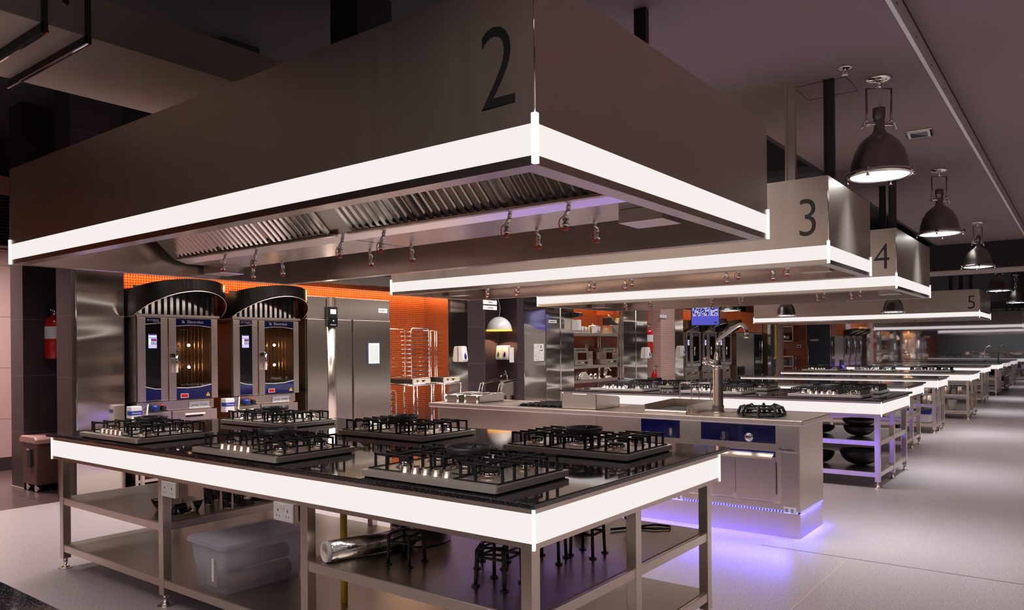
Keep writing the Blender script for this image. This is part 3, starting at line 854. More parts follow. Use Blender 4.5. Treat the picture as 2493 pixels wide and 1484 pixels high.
# ================================================================ STEEL COOKING SUITE
def suite():
    ox, oy = -5.42, 5.67
    t = empty('cooking_suite', (ox, oy, 0), 'long stainless steel cooking suite with blue control panels and blue glow below', 'cooking range')
    def X(x): return x - ox
    L = X(-1.66); D = 0.76
    MB().box(0, L, 0, D, 0.848, 0.890, 'steel_satin').build('worktop', t, bevel=0.006)
    f = 0.075
    body = MB().box(0.06, L - 0.045, f, D - 0.07, 0.20, 0.848, 'steel_satin')
    body.build('body', t, bevel=0.002)
    # front fascia panels with shadow gaps
    def panel(name, xa, xb, za, zb, mat='steel', th=0.006, b=0.0015, y=f):
        return MB().box(X(xa), X(xb), y - th, y, za, zb, mat).build(name, t, bevel=b)
    panel('fascia', -5.34, -3.455, 0.610, 0.845); panel('fascia', -3.445, -1.715, 0.646, 0.845)
    panel('side_panel', -1.845, -1.715, 0.232, 0.640)
    panel('lower_panel', -3.0, -1.85, 0.205, 0.255)
    MB().box(X(-5.34), X(-3.45), f + .0, f + .002, 0.20, 0.600, 'steel_shelf').build('back_panel', t)
    bp = panel('control_panel', -3.01, -2.66, 0.693, 0.838, 'blue_panel', 0.010, 0.001)
    bp2 = panel('control_panel', -2.475, -1.881, 0.700, 0.836, 'blue_panel', 0.010, 0.001)
    for par, kx, kz in ((bp, -2.722, 0.745), (bp2, -2.274, 0.742)):
        k = MB().lathe([(0.030, 0), (0.030, -0.004), (0.026, -0.006)], (X(kx), f - 0.010, kz), 'blue_panel', 24, 'y')
        k.box(X(kx) - 0.012, X(kx) + 0.012, f - 0.045, f - 0.012, kz - 0.032, kz + 0.032, 'chrome')
        k.tube([(X(kx) + 0.04 * math.cos(a), f - 0.0115, kz + 0.045 * math.sin(a)) for a in [PI + .3 + i * 0.22 for i in range(10)]], 0.0018, 'steel', 5)
        k.build('knob', par)
    k = MB().lathe([(0.034, 0), (0.034, -0.010), (0.030, -0.012), (0.026, -0.012), (0.024, -0.030), (0.018, -0.034), (0, -0.034)], (X(-2.082), f - 0.010, 0.740), 'chrome', 28, 'y')
    k.box(X(-2.082) - 0.022, X(-2.082) + 0.022, f - 0.052, f - 0.040, 0.734, 0.746, 'chrome')
    k.build('ignition_knob', bp2)
    # oven and cupboard doors
    for xa, xb in ((-2.188, -1.885), (-2.385, -2.195)):
        dr = MB().prism([(X(xa), 0.265), (X(xb) - .035, 0.265), (X(xb), 0.30), (X(xb), 0.600), (X(xa), 0.600)], 'y', f - 0.012, f, 'steel').build('door', t, bevel=0.002)
    MB().prism([(f - 0.055, 0.585), (f - 0.05, 0.600), (f, 0.628), (f, 0.60)], 'x', X(-2.34), X(-1.895), 'steel_satin').build('door_handle', t)
    MB().box(X(-2.39), X(-1.885), f - .003, f + .001, 0.600, 0.640, 'royal_blue').build('handle_recess', t)
    MB().tube([(X(-1.879), f - 0.004, 0.56), (X(-1.877), f - 0.004, 0.50), (X(-1.877), f - 0.004, 0.32)], 0.003, 'black_satin', 6).build('hinge', t)
    text('Thermaline', 0.026, 'ink', 'maker_name', t, (X(-1.80), f - 0.0075, 0.662), '-y', ext=0.0004)
    for xa in (-1.822, -2.733):
        lb = panel('rating_label', xa, xa + 0.09, 0.186, 0.232, 'label_white', 0.0075, 0)
        gx = MB()
        for r_ in range(4):
            gx.box(X(xa) + .008, X(xa) + .03, f - .0082, f - .0074, 0.196 + r_ * .007, 0.199 + r_ * .007, 'ink')
            gx.box(X(xa) + .05, X(xa) + .07, f - .0082, f - .0074, 0.196 + r_ * .007, 0.199 + r_ * .007, 'ink')
        gx.build('print', lb)
    # plinth, recessed at the side, and the row of blue diodes above it
    MB().box(0.08, X(-1.71), 0.087, 0.675, 0.0, 0.185, 'steel_satin').build('plinth', t, bevel=0.002)
    led = MB()
    for i in range(100):
        xx = X(-1.73) - i * 0.0235
        led.box(xx - 0.005, xx + 0.005, 0.072, 0.086, 0.186, 0.199, 'blue_led')
    led.build('led_strip', t)
    MB().box(X(-1.709), X(-1.700), 0.10, 0.66, 0.188, 0.199, 'blue_led').build('led_strip', t)
    MB().box(0.06, 0.10, 0.1, 0.66, 0.188, 0.199, 'blue_led').build('led_strip', t)
    MB().box(0.12, X(-1.73), 0.678, 0.69, 0.188, 0.199, 'blue_led').build('led_strip', t)
    # inset hot zones
    zt = 0.890
    MB().box(X(-4.35), X(-3.85), 0.10, 0.66, zt, zt + .003, 'black_glass').build('hob_glass', t)
    MB().box(X(-5.30), X(-4.75), 0.08, 0.68, zt, zt + 0.006, 'steel').build('fryer_well', t)
    # flat pan supports left of the box
    for bx_ in (-4.22, -3.98):
        g = MB()
        for k in range(5):
            g.box(X(bx_) - 0.10, X(bx_) + 0.10, 0.14 + k * .1, 0.152 + k * .1, zt + .012, zt + .026, 'black_iron')
        for sx in (-0.1, 0.088, -0.006): g.box(X(bx_) + sx, X(bx_) + sx + 0.012, 0.10, 0.60, zt + .003, zt + .02, 'black_iron')
        g.build('pan_support', t, bevel=0.002)
    # wok burner
    wk = MB().lathe([(0.17, 0), (0.165, 0.008), (0.10, 0.012), (0.07, 0.004)], (X(-2.06), 0.28, zt), 'black_iron', 28)
    wk.build('burner', t)
    wr = MB()
    wr.lathe([(0.150, 0.056), (0.160, 0.06), (0.155, 0.072), (0.130, 0.074), (0.128, 0.064), (0.150, 0.056)], (X(-2.06), 0.28, zt), 'black_iron', 32, caps=False)
    wr.lathe([(0.165, 0.008), (0.172, 0.008), (0.172, 0.018), (0.165, 0.018), (0.165, 0.008)], (X(-2.06), 0.28, zt), 'black_iron', 32, caps=False)
    for k in range(8):
        a = 2 * PI * k / 8 + 0.2
        c_, s_ = math.cos(a), math.sin(a)
        wr.tube([(X(-2.06) + r * c_, 0.28 + r * s_, zt + z) for r, z in ((0.178, 0.004), (0.176, 0.03), (0.158, 0.068), (0.13, 0.076), (0.09, 0.05))], 0.012, 'black_iron', 6, flat=1.8)
    wr.build('wok_support', t)
    # bain marie rims right of the box
    MB().box(X(-3.42), X(-3.02), 0.36, 0.66, zt, zt + .006, 'steel').build('lid_rim', t)
    return t
suite()

# steel box with notched rim standing on the suite
bo = MB()
bo.prism([(-0.185, 0), (0.18, 0), (0.18, 0.137), (0.09, 0.142), (0.075, 0.130), (-0.065, 0.132), (-0.08, 0.143), (-0.14, 0.143), (-0.185, 0.135)], 'y', 0, 0.004, 'steel_satin')
bo.prism([(0, 0), (0.42, 0), (0.42, 0.085), (0.395, 0.10), (0, 0.137)], 'x', 0.176, 0.18, 'steel_satin')
bo.prism([(0, 0), (0.42, 0), (0.42, 0.085), (0.395, 0.10), (0, 0.137)], 'x', -0.185, -0.181, 'steel_satin')
bo.box(-0.185, 0.18, 0.416, 0.42, 0, 0.085, 'steel_satin').box(-0.185, 0.18, 0, 0.42, 0, 0.004, 'steel_satin')
o = bo.build('splash_guard', loc=(-3.635, 5.745, 0.8905)); tag(o, 'square steel splash guard with notched top standing on the cooking suite', 'splash guard')

# griddle tray
gr = empty('griddle', (-2.78, 5.73, 0.8905), 'steel griddle with three raised sides and two wire handles behind it', 'griddle')
MB().box(-0.19, 0.19, 0.03, 0.56, 0.0, 0.018, 'black_satin').build('hot_plate', gr)
gs = MB().prism([(0, 0), (0.58, 0), (0.58, 0.085), (0.54, 0.088), (0, 0.070)], 'x', 0.190, 0.196, 'steel_satin').prism([(0, 0), (0.58, 0), (0.58, 0.085), (0.54, 0.088), (0, 0.070)], 'x', -0.196, -0.190, 'steel_satin')
gs.box(-0.19, 0.19, 0.574, 0.58, 0, 0.086, 'steel_satin')
gs.build('splash_rim', gr, bevel=0.001)
MB().prism([(-0.012, 0.0), (0.03, 0.0), (0.03, 0.022), (0.0, 0.030), (-0.012, 0.02)], 'x', -0.186, 0.186, 'steel_satin').build('grease_trough', gr, bevel=0.002)
for hx in (-0.09, 0.09):
    MB().tube([(hx - 0.055, 0.592, 0.02), (hx - 0.055, 0.592, 0.215), (hx - 0.045, 0.592, 0.228), (hx + 0.045, 0.592, 0.228), (hx + 0.055, 0.592, 0.215), (hx + 0.055, 0.592, 0.02)], 0.005, 'chrome').build('wire_handle', gr)

# fryer baskets
def fryer(x, label):
    t = empty('fryer_basket', (x, 5.80, 0.896), label, 'fryer basket', 'fryer baskets on the suite')
    b_ = MB()
    b_.box(-0.10, 0.10, 0.0, 0.006, 0, 0.075, 'steel').box(-0.10, 0.10, 0.40, 0.406, 0, 0.075, 'steel')
    b_.box(-0.10, -0.094, 0, 0.40, 0, 0.075, 'steel').box(0.094, 0.10, 0, 0.40, 0, 0.075, 'steel').box(-0.1, 0.1, 0, 0.4, 0, 0.004, 'steel')
    b_.build('basket', t)
    MB().tube([(-0.105, -0.005, 0.078), (0.105, -0.005, 0.078), (0.105, 0.41, 0.078), (-0.105, 0.41, 0.078)], 0.005, 'chrome', 8, closed=True).build('rim_wire', t)
    hd = MB()
    for s_ in (-0.02, 0.02):
        hd.tube([(s_ + .0, 0.38, 0.06), (s_ + .0, 0.44, 0.05), (s_ + .02, 0.46, 0.17), (s_ + .05, 0.48, 0.18)], 0.004, 'chrome')
    ho = hd.build('handle', t)
    MB().tube([(0.05, 0.48, 0.18), (0.20, 0.50, 0.215)], 0.011, 'black_plastic').build('grip', ho)
    fe = MB()
    fe.tube([(-0.08, -0.008, 0.0), (-0.08, -0.008, 0.08)], 0.006, 'chrome').tube([(0.08, -0.008, 0.0), (0.08, -0.008, 0.08)], 0.006, 'chrome')
    fe.build('hook', t)
    return t
fryer(-5.21, 'left fryer basket with black grip at the far end of the suite')
fryer(-4.95, 'right fryer basket with black grip at the far end of the suite')

# swivel tap on a thick column
tp = empty('swivel_tap', (-2.457, 6.05, 0.8905), 'tall chrome swivel tap on a thick steel column', 'tap')
MB().lathe([(0.052, 0), (0.054, 0.012), (0.046, 0.03), (0.050, 0.05), (0.042, 0.065), (0.041, 0.36), (0.036, 0.372)], (0, 0, 0), 'steel', 28).build('column', tp)
MB().box(-0.115, 0.12, -0.11, 0.11, 0, 0.004, 'steel').build('base_plate', tp)
vb = MB().lathe([(0.030, 0.372), (0.032, 0.40), (0.024, 0.42), (0.028, 0.455), (0.016, 0.475), (0.014, 0.54), (0.018, 0.556), (0.014, 0.57)], (0, 0, 0), 'chrome', 22)
vb.tube([(-0.005, 0, 0.395), (-0.045, 0, 0.405), (-0.085, 0, 0.425)], 0.030, 'chrome', 14)
vb.tube([(-0.03, 0, 0.42), (-0.015, 0, 0.50), (0.0, 0, 0.52)], 0.010, 'chrome', 10)
vb.build('valve', tp)
MB().tube([(-0.09, 0, 0.427), (-0.12, 0, 0.437)], 0.034, 'chrome', 16).build('lever_knob', tp)
arm = [(0.0, 0, 0.565), (0.004, 0, 0.60), (0.03, 0, 0.625), (0.165, 0, 0.715), (0.195, 0, 0.728), (0.220, 0, 0.722), (0.240, 0, 0.700), (0.247, 0, 0.665), (0.246, 0, 0.640)]
MB().tube(arm, 0.0165, 'chrome', 14).build('spout', tp)
MB().lathe([(0.018, 0.618), (0.021, 0.622), (0.017, 0.640), (0.017, 0.655)], (0.246, 0, 0), 'chrome', 18).build('nozzle', tp)

# ================================================================ PENDANT LAMPS
def make_lamp():
    t = empty('pendant_lamp', (0, 0, 0), 'lamp', 'pendant lamp', 'gunmetal dome pendant lamps over the aisle')
    # origin at the lip; canopy 0.72 above
    R = 0.212
    prof = [(0.0, 0.505), (0.030, 0.505), (0.043, 0.50), (0.044, 0.435), (0.038, 0.425), (0.038, 0.345), (0.050, 0.315), (0.095, 0.285), (0.135, 0.245), (0.170, 0.18), (0.190, 0.11), (0.200, 0.045), (0.205, 0.03)]
    MB().lathe(prof, (0, 0, 0), 'lamp_metal', 48, caps=False).lathe([(0.198, 0.03), (0.19, 0.10), (0.13, 0.24), (0.04, 0.30)], (0, 0, 0), 'lamp_metal', 32, caps=False).build('shade', t)
    MB().lathe([(0.206, 0.032), (0.222, 0.030), (0.226, 0.018), (0.222, 0.0), (0.206, -0.004), (0.196, 0.004)], (0, 0, 0), 'chrome', 48, caps=False).build('rim_ring', t)
    MB().lathe([(0.203, 0.004), (0.15, -0.004), (0.0, -0.008)], (0, 0, 0), 'lamp_glow', 48, caps=False).build('glass_lens', t)
    for k in range(4):
        a = PI / 4 + k * PI / 2
        c = MB()
        cx, cy = 0.232 * math.cos(a), 0.232 * math.sin(a)
        c.box(cx - 0.011, cx + 0.011, cy - 0.011, cy + 0.011, 0.004, 0.034, 'chrome')
        c.lathe([(0.007, -0.004), (0.007, -0.012), (0.015, -0.026)], (cx, cy, 0), 'chrome', 10)
        c.build('clamp', t)
    y_ = MB()
    y_.tube([(-0.095, 0, 0.385), (0.095, 0, 0.385)], 0.017, 'chrome', 12)
    y_.tube([(-0.088, 0, 0.385), (-0.092, 0, 0.645), (0.092, 0, 0.645), (0.088, 0, 0.385)], 0.008, 'lamp_metal', 8)
    yo = y_.build('yoke', t)
    for s_ in (-1, 1):
        MB().tube([(s_ * 0.095, 0, 0.385), (s_ * 0.115, 0, 0.395), (s_ * 0.128, 0, 0.345)], 0.007, 'chrome', 8).build('wing_nut', yo)
        MB().lathe([(0.013, 0.40), (0.016, 0.41), (0.010, 0.42)], (s_ * 0.089, 0, 0), 'chrome', 10).build('collar', yo)
    MB().lathe([(0.012, 0.648), (0.024, 0.655), (0.024, 0.672), (0.012, 0.68), (0.012, 0.692)], (0, 0, 0), 'chrome', 16).build('swivel', t)
    MB().lathe([(0.012, 0.688), (0.06, 0.694), (0.088, 0.708), (0.092, 0.722)], (0, 0, 0), 'chrome', 32, caps=True).build('ceiling_cup', t)
    MB().tube([(0.0, 0.0, 0.505), (0.02, 0.02, 0.53), (0.05, 0.02, 0.58), (0.055, 0.01, 0.64), (0.02, 0.02, 0.70)], 0.004, 'hose_white', 6).build('cable', t)
    return t
LAMP = make_lamp()
lamp_lights = []
def lamp_light(x, y, z, e=13):
    l = bpy.data.lights.new('lamp_bulb', 'AREA'); l.shape = 'DISK'; l.size = 0.36; l.energy = e; l.color = (0.93, 0.98, 1.0); l.spread = math.radians(64)
    o = bpy.data.objects.new('lamp_bulb', l); o.location = (x, y, z - 0.02); C.objects.link(o)
lamps = [(-1.205, 6.05, 2.678, 'nearest dome pendant lamp over the aisle, shining down'),
         (-1.31, 9.65, 2.678, 'second dome pendant lamp along the aisle'),
         (-1.39, 14.2, 2.678, 'third dome pendant lamp along the aisle'),
         (-1.47, 18.9, 2.56, 'fourth dome pendant lamp, below the beam near the ceiling edge'),
         (-1.46, 23.6, 2.51, 'fifth dome pendant lamp, half hidden behind the fourth'),
         (-3.245, 17.5, 2.132, 'dome lamp hanging in front of the band of the hood marked 5'),
         (-5.465, 17.5, 2.132, 'dome lamp hanging at the left end of the hood marked 5'),
         (-6.43, 16.6, 2.25, 'dome lamp to the right of the blue screen, seen edge on'),
         ]
for i, (x, y, z, lb) in enumerate(lamps):
    if i == 0:
        LAMP.location = (x, y, z); LAMP['label'] = lb; LAMP.rotation_euler = (0, 0, 0.65)
        o = LAMP
    else:
        o = dup(LAMP, (x, y, z), 0.65 + 0.15 * i, lb)
    top = 3.4 if i < 5 else (2.875 if i < 7 else 4.1)
    if top - z > 0.725:
        MB().tube([(0, 0, 0.72), (0, 0, top - z)], 0.012, 'lamp_metal').build('drop_rod', o)
    lamp_light(x, y, z)

# recessed ceiling fittings
sp = empty('ceiling_downlight', (-1.225, 7.85, 3.4), 'square recessed ceiling light with glass cover near the metal edge', 'ceiling light', rz=0.1)
MB().box(-0.11, 0.11, -0.14, 0.14, -0.012, 0.0, 'chrome').build('frame', sp, bevel=0.004)
MB().box(-0.09, 0.09, -0.115, 0.115, -0.018, -0.012, 'porcelain').build('cover', sp)
MB().box(-0.07, 0.07, -0.095, 0.095, -0.021, -0.018, 'clear_glass').build('glass', sp)
spk = MB().lathe([(0.052, 0), (0.048, -0.012), (0.030, -0.012), (0.026, 0)], (0, 0, 0), 'chrome', 24)
for k in range(3): spk.tube([(0.014 * math.cos(k * 2.1), 0.014 * math.sin(k * 2.1), 0), (0.014 * math.cos(k * 2.1), 0.014 * math.sin(k * 2.1), -0.05)], 0.003, 'chrome', 6)
spk.cyl((0, 0, -0.056), 0.022, 0.006, 'chrome', 16)
tag(spk.build('sprinkler_head', loc=(-1.345, 5.66, 3.4)), 'small round chrome sprinkler on the grey ceiling', 'sprinkler')

# ================================================================ COMBI OVENS
def arc_band(mb, pts, y0, y1, x, mat):
    """flat plate on the plane x with curved lower/upper outline pts (y,z)"""
    mb.prism(pts, 'x', x - 0.002, x, mat)

def make_oven():
    # origin on the floor below the middle of the front; front faces +x, width along y
    t = empty('combi_oven', (0, 0, 0), 'oven', 'combi oven', 'combi ovens under curved dark canopies')
    Wd = 0.443
    z0, z1 = 0.935, 1.800
    ya, yb = -Wd, Wd
    def Y(v): return v - 4.175
    cs = MB()
    cs.box(-0.75, -0.02, ya, Y(4.05), z0, z1, 'steel').box(-0.75, -0.02, Wd - 0.03, Wd, z0, z1, 'steel')
    cs.box(-0.75, -0.02, Y(4.05), Wd, z0, z0 + 0.06, 'steel').box(-0.75, -0.02, Y(4.05), Wd, z1 - 0.05, z1, 'steel')
    cs.box(-0.75, -0.70, Y(4.05), Wd, z0, z1, 'filter_steel')
    cs.build('casing', t, bevel=0.004)
    fp = MB()
    fp.box(-0.02, 0, ya + .012, Y(3.827), z0, z1 - .01, 'steel_satin').box(-0.02, 0, Y(3.985), Y(4.058), z0, z1 - .01, 'steel_satin')
    fp.box(-0.02, -0.01, ya, ya + 0.012, z0 - 0.0, z1, 'black_satin')
    fp.build('front_frame', t, bevel=0.003)
    cp = MB().box(-0.018, -0.002, Y(3.827), Y(3.985), z0 + .01, z1 - .01, 'black_glass').build('control_panel', t)
    n = 8
    def swoop(y0, y1, zb, zt, dz, up):
        e = [(y0 + (y1 - y0) * k / n, zb + dz * math.sin(PI * (0.15 + 0.6 * k / n))) for k in range(n + 1)]
        return e + [(y1, zt), (y0, zt)]
    c1 = MB().prism(swoop(Y(3.827), Y(3.985), z1 - 0.065, z1 - 0.012, 0.012, 1)[::-1], 'x', -0.002, 0.0, 'blue_panel')
    c2 = MB().prism([(Y(3.827), z0 + .012), (Y(3.985), z0 + .012), (Y(3.985), z0 + 0.118), (Y(3.92), z0 + 0.122), (Y(3.827), z0 + 0.145)], 'x', -0.002, 0.0, 'blue_panel')
    c2.prism([(Y(3.827), z0 + .145), (Y(3.92), z0 + .122), (Y(3.985), z0 + .118), (Y(3.985), z0 + .124), (Y(3.92), z0 + .128), (Y(3.827), z0 + 0.152)], 'x', -0.002, 0.0006, 'label_white')
    c1.prism([(Y(3.827), z1 - .082), (Y(3.985), z1 - .066), (Y(3.985), z1 - .060), (Y(3.827), z1 - .073)], 'x', -0.002, 0.0006, 'porcelain')
    c1.build('upper_band', cp); c2.build('lower_band', cp)
    text('air-o-steam', 0.026, 'porcelain', 'lettering', cp, (0.0005, Y(3.903), z1 - 0.032), '+x', ext=0.0004)
    text('TOUCHLINE', 0.012, 'porcelain', 'lettering', cp, (0.0005, Y(3.94), z1 - 0.050), '+x', ext=0.0004)
    sc = MB().box(-0.002, 0.001, Y(3.857), Y(3.942), 1.478, 1.625, 'screen_lilac')
    sc.box(0.001, 0.0014, Y(3.857), Y(3.942), 1.612, 1.625, 'screen_dark').box(0.001, 0.0014, Y(3.865), Y(3.938), 1.594, 1.600, 'screen_white')
    sc.box(0.001, 0.0014, Y(3.884), Y(3.938), 1.550, 1.575, 'screen_dark').box(0.001, 0.0014, Y(3.884), Y(3.938), 1.516, 1.541, 'screen_dark')
    sc.box(0.001, 0.0014, Y(3.862), Y(3.878), 1.516, 1.575, 'screen_white').box(0.001, 0.0014, Y(3.865), Y(3.938), 1.583, 1.588, 'tv_blue')
    so = sc.build('touch_screen', cp)
    text('160°', 0.026, 'screen_red', 'lettering', so, (0.0016, Y(3.911), 1.5625), '+x', ext=0.0004)
    text('0:30', 0.026, 'screen_white', 'lettering', so, (0.0016, Y(3.911), 1.5285), '+x', ext=0.0004)
    # door
    dr = MB()
    dr.box(-0.03, 0.012, Y(4.066), Y(4.144), z0, z1 - .01, 'steel_satin').box(-0.03, 0.012, Y(4.542), Y(4.616), z0, z1 - .01, 'steel_satin')
    d_ = dr.build('door', t, bevel=0.003)
    MB().box(0.000, 0.006, Y(4.144), Y(4.542), z0 + .002, z1 - .012, 'oven_glass').build('door_glass', d_)
    g = MB()
    yl, yr = Y(4.146), Y(4.540)
    m_ = (yl + yr) / 2
    top = [(yl, z1 - .014), (yl, z1 - .088), (m_ - .08, z1 - .078), (m_ + .05, z1 - .078), (yr, z1 - .095), (yr, z1 - .014)]
    g.prism(top, 'x', 0.006, 0.009, 'blue_panel')
    g.prism([(yl, z1 - .088), (m_ - .08, z1 - .078), (m_ + .05, z1 - .078), (yr, z1 - .095), (yr, z1 - .102), (m_ + .05, z1 - .084), (m_ - .08, z1 - .084), (yl, z1 - .096)][::-1], 'x', 0.006, 0.010, 'porcelain')
    g.build('upper_band', d_); g = MB()
    bot = [(yl, z0 + .004), (yr, z0 + .004), (yr, z0 + .145), (m_ + .06, z0 + .122), (m_ - .07, z0 + .118), (yl, z0 + .125)]
    g.prism(bot, 'x', 0.006, 0.009, 'blue_panel')
    g.prism([(yl, z0 + .125), (m_ - .07, z0 + .118), (m_ + .06, z0 + .122), (yr, z0 + .145), (yr, z0 + .152), (m_ + .06, z0 + .129), (m_ - .07, z0 + .125), (yl, z0 + .132)], 'x', 0.006, 0.010, 'porcelain')
    g.build('lower_band', d_)
    lo = MB()
    cx_, cz_ = m_ - 0.118, z1 - 0.046
    for a in ((-.014, -.010, -.014, .014), (.010, .014, -.014, .004), (-.014, .014, -.014, -.010), (-.014, .004, .010, .014)):
        lo.box(0.009, 0.0104, cx_ + a[0], cx_ + a[1], cz_ + a[2], cz_ + a[3], 'porcelain')
    lo.add([(0.0102, cx_ - .008, cz_ - .008), (0.0102, cx_ + .012, cz_ - .0), (0.0102, cx_ + 0.0, cz_ + .012)], [(0, 1, 2)], 'porcelain')
    lo.build('emblem', d_)
    text('Electrolux', 0.045, 'porcelain', 'lettering', d_, (0.0095, m_ + 0.018, z1 - 0.046), '+x', ext=0.0005)
    # stickers
    st = MB().box(0.009, 0.0102, Y(4.19), Y(4.275), z0 + .018, z0 + .062, 'label_white').box(0.0102, 0.0106, Y(4.195), Y(4.27), z0 + .023, z0 + .057, 'red_paint')
    st.build('sticker', d_)
    st = MB().add([(0.0102, Y(4.475), z0 + .025), (0.0102, Y(4.525), z0 + .025), (0.0102, Y(4.50), z0 + .068)], [(0, 1, 2)], 'yellow_paint')
    st.box(0.0104, 0.0107, Y(4.497), Y(4.503), z0 + .036, z0 + .052, 'ink')
    st.build('warning_triangle', d_)
    hd = MB().box(0.012, 0.055, Y(4.090), Y(4.118), 1.380, 1.42, 'black_plastic').box(0.012, 0.018, Y(4.090), Y(4.125), 1.225, 1.37, 'steel')
    hd.tube([(0.060, Y(4.122), 1.222), (0.060, Y(4.122), 1.43)], 0.016, 'chrome', 14)
    hd.build('handle', d_)
    # inside: racks and bulbs
    rk = MB()
    for yy in (4.19, 4.235, 4.40, 4.445, 4.49):
        for xx in (-0.08, -0.30, -0.52):
            rk.tube([(xx, Y(yy), z0 + .10), (xx, Y(yy), z1 - .10)], 0.0035, 'brass', 5)
    for k in range(11):
        zz = z0 + .13 + k * 0.062
        for yy in (4.19, 4.49):
            rk.tube([(-0.08, Y(yy), zz), (-0.52, Y(yy), zz)], 0.003, 'chrome', 5)
        rk.tube([(-0.08, Y(4.19), zz), (-0.08, Y(4.235), zz)], 0.003, 'chrome', 5).tube([(-0.10, Y(4.40), zz), (-0.10, Y(4.49), zz)], 0.003, 'chrome', 5)
        rk.tube([(-0.45, Y(4.19), zz), (-0.45, Y(4.49), zz)], 0.002, 'chrome', 5)
    rk.build('oven_rack', t)
    for zz in (1.507, 1.274):
        b = MB().lathe([(0.0, -0.016), (0.011, -0.011), (0.016, 0.0), (0.011, 0.011), (0.0, 0.016)], (-0.06, Y(4.322), zz), 'oven_bulb', 16, 'x').build('oven_light', t)
    # stand with drawers
    sd = MB()
    sd.box(-0.72, -0.04, ya + .02, Wd - .02, 0.83, 0.925, 'steel_satin').box(-0.72, -0.06, ya, Wd, 0.925, 0.935, 'black_satin')
    sd.box(-0.72, -0.08, ya + .02, Wd - .02, 0.42, 0.83, 'steel_satin')
    sd.box(-0.72, -0.08, ya + .02, ya + .05, 0.06, 0.42, 'steel').box(-0.72, -0.08, Wd - .05, Wd - .02, 0.06, 0.42, 'steel')
    sd.box(-0.70, -0.10, ya + .02, Wd - .02, 0.10, 0.13, 'steel')
    for yy in (ya + .05, Wd - .05):
        for xx in (-0.68, -0.12): sd.cyl((xx, yy, 0), 0.02, 0.07, 'chrome', 12)
    sd.build('stand', t, bevel=0.003)
    for y_0, y_1 in ((ya + .03, Y(4.105)), (Y(4.12), Wd + .01)):
        dw = MB().box(-0.08, -0.03, y_0, y_1, 0.50, 0.815, 'steel_satin').build('drawer', t, bevel=0.003)
        mid = (y_0 + y_1) / 2
        MB().prism([(-0.03, 0.765), (-0.005, 0.765), (0.0, 0.772), (-0.005, 0.785), (-0.03, 0.785)], 'y', mid - .13, mid + .10, 'chrome').box(-0.0295, -0.028, mid - .11, mid + .09, 0.74, 0.764, 'black_satin').build('drawer_handle', dw)
    # curved canopy
    cn = MB()
    out = []
    out.append((-0.78, -0.475, 1.80)); out.append((0.0, -0.475, 1.80))
    K = 20
    for k in range(1, K):
        a = PI * k / K
        out.append((0.46 * math.sin(a) ** 0.95, -0.475 * math.cos(a), 1.80 + 0.25 * math.sin(a) ** 1.05))
    out.append((0.0, 0.475, 1.80)); out.append((-0.78, 0.475, 1.80))
    n = len(out)
    zt_ = [2.085 + 0.09 * max(0.0, z - 1.80) / 0.25 for x, y, z in out]
    vs = [(x, y, z) for x, y, z in out] + [(x * 0.96 - 0.005, y * 0.985, zz) for (x, y, z), zz in zip(out, zt_)]
    ins = [(x - 0.006 if x > 0 else x, y * 0.987, z) for x, y, z in out] + [((x * 0.96 - 0.012), y * 0.97, zz - 0.01) for (x, y, z), zz in zip(out, zt_)]
    cn.add(vs + ins, [(i, i + 1, n + i + 1, n + i) for i in range(n - 1)] + [(2 * n + i, 3 * n + i, 3 * n + i + 1, 2 * n + i + 1) for i in range(n - 1)], 'hood_black', True)
    cn.add(vs + ins, [tuple(n + i for i in range(n))], 'hood_black')
    cn.build('canopy', t)
    MB().tube([(x, y, z) for x, y, z in out], 0.004, 'steel', 6).build('canopy_edge', t)
    fl_ = MB()
    fl_.box(-0.03, 0.03, -0.455, 0.455, 1.800, 1.825, 'steel_satin')
    for k in range(13):
        yy = -0.42 + k * 0.066
        fl_.prism([(-0.03, yy), (0.0, yy + .004), (0.0, yy + .036), (-0.03, yy + 0.040)], 'z', 1.828, 2.04, 'filter_steel')
    fl_.box(-0.06, -0.035, -0.44, 0.44, 1.80, 2.12, 'black_satin')
    fl_.build('canopy_filter', t)
    return t

OVEN = make_oven()
OVEN.location = (-7.6, 4.175, 0); OVEN['label'] = 'combi oven with curved dark canopy, marked Combi Oven 3, beside the steel pier'
ov2 = dup(OVEN, (-7.6, 5.245, 0), None, 'combi oven with curved dark canopy, marked Combi Oven 4, next to the tall chiller')
def sign(body, parent, y, z, w=0.235, h=0.075, x=0.0, s=0.042):
    o = MB().box(x - 0.004, x, y - w / 2, y + w / 2, z - h / 2, z + h / 2, 'label_white').build('name_plate', parent)
    text(body, s, 'ink', 'lettering', o, (x + 0.001, y, z), '+x', ext=0.0004)
sign('Combi Oven 3', OVEN, 0.25, 0.866, x=-0.034)
sign('Combi Oven 4', ov2, 0.215, 0.866, x=-0.034)
far = []
for i, (yy, lb) in enumerate(((18.15, 'nearest of three far combi ovens in the second oven bay'), (19.22, 'middle of three far combi ovens in the second oven bay'), (20.29, 'farthest of three far combi ovens in the second oven bay'))):
    o = dup(OVEN, (-8.02, yy, 0), None, lb)
    far.append(o)

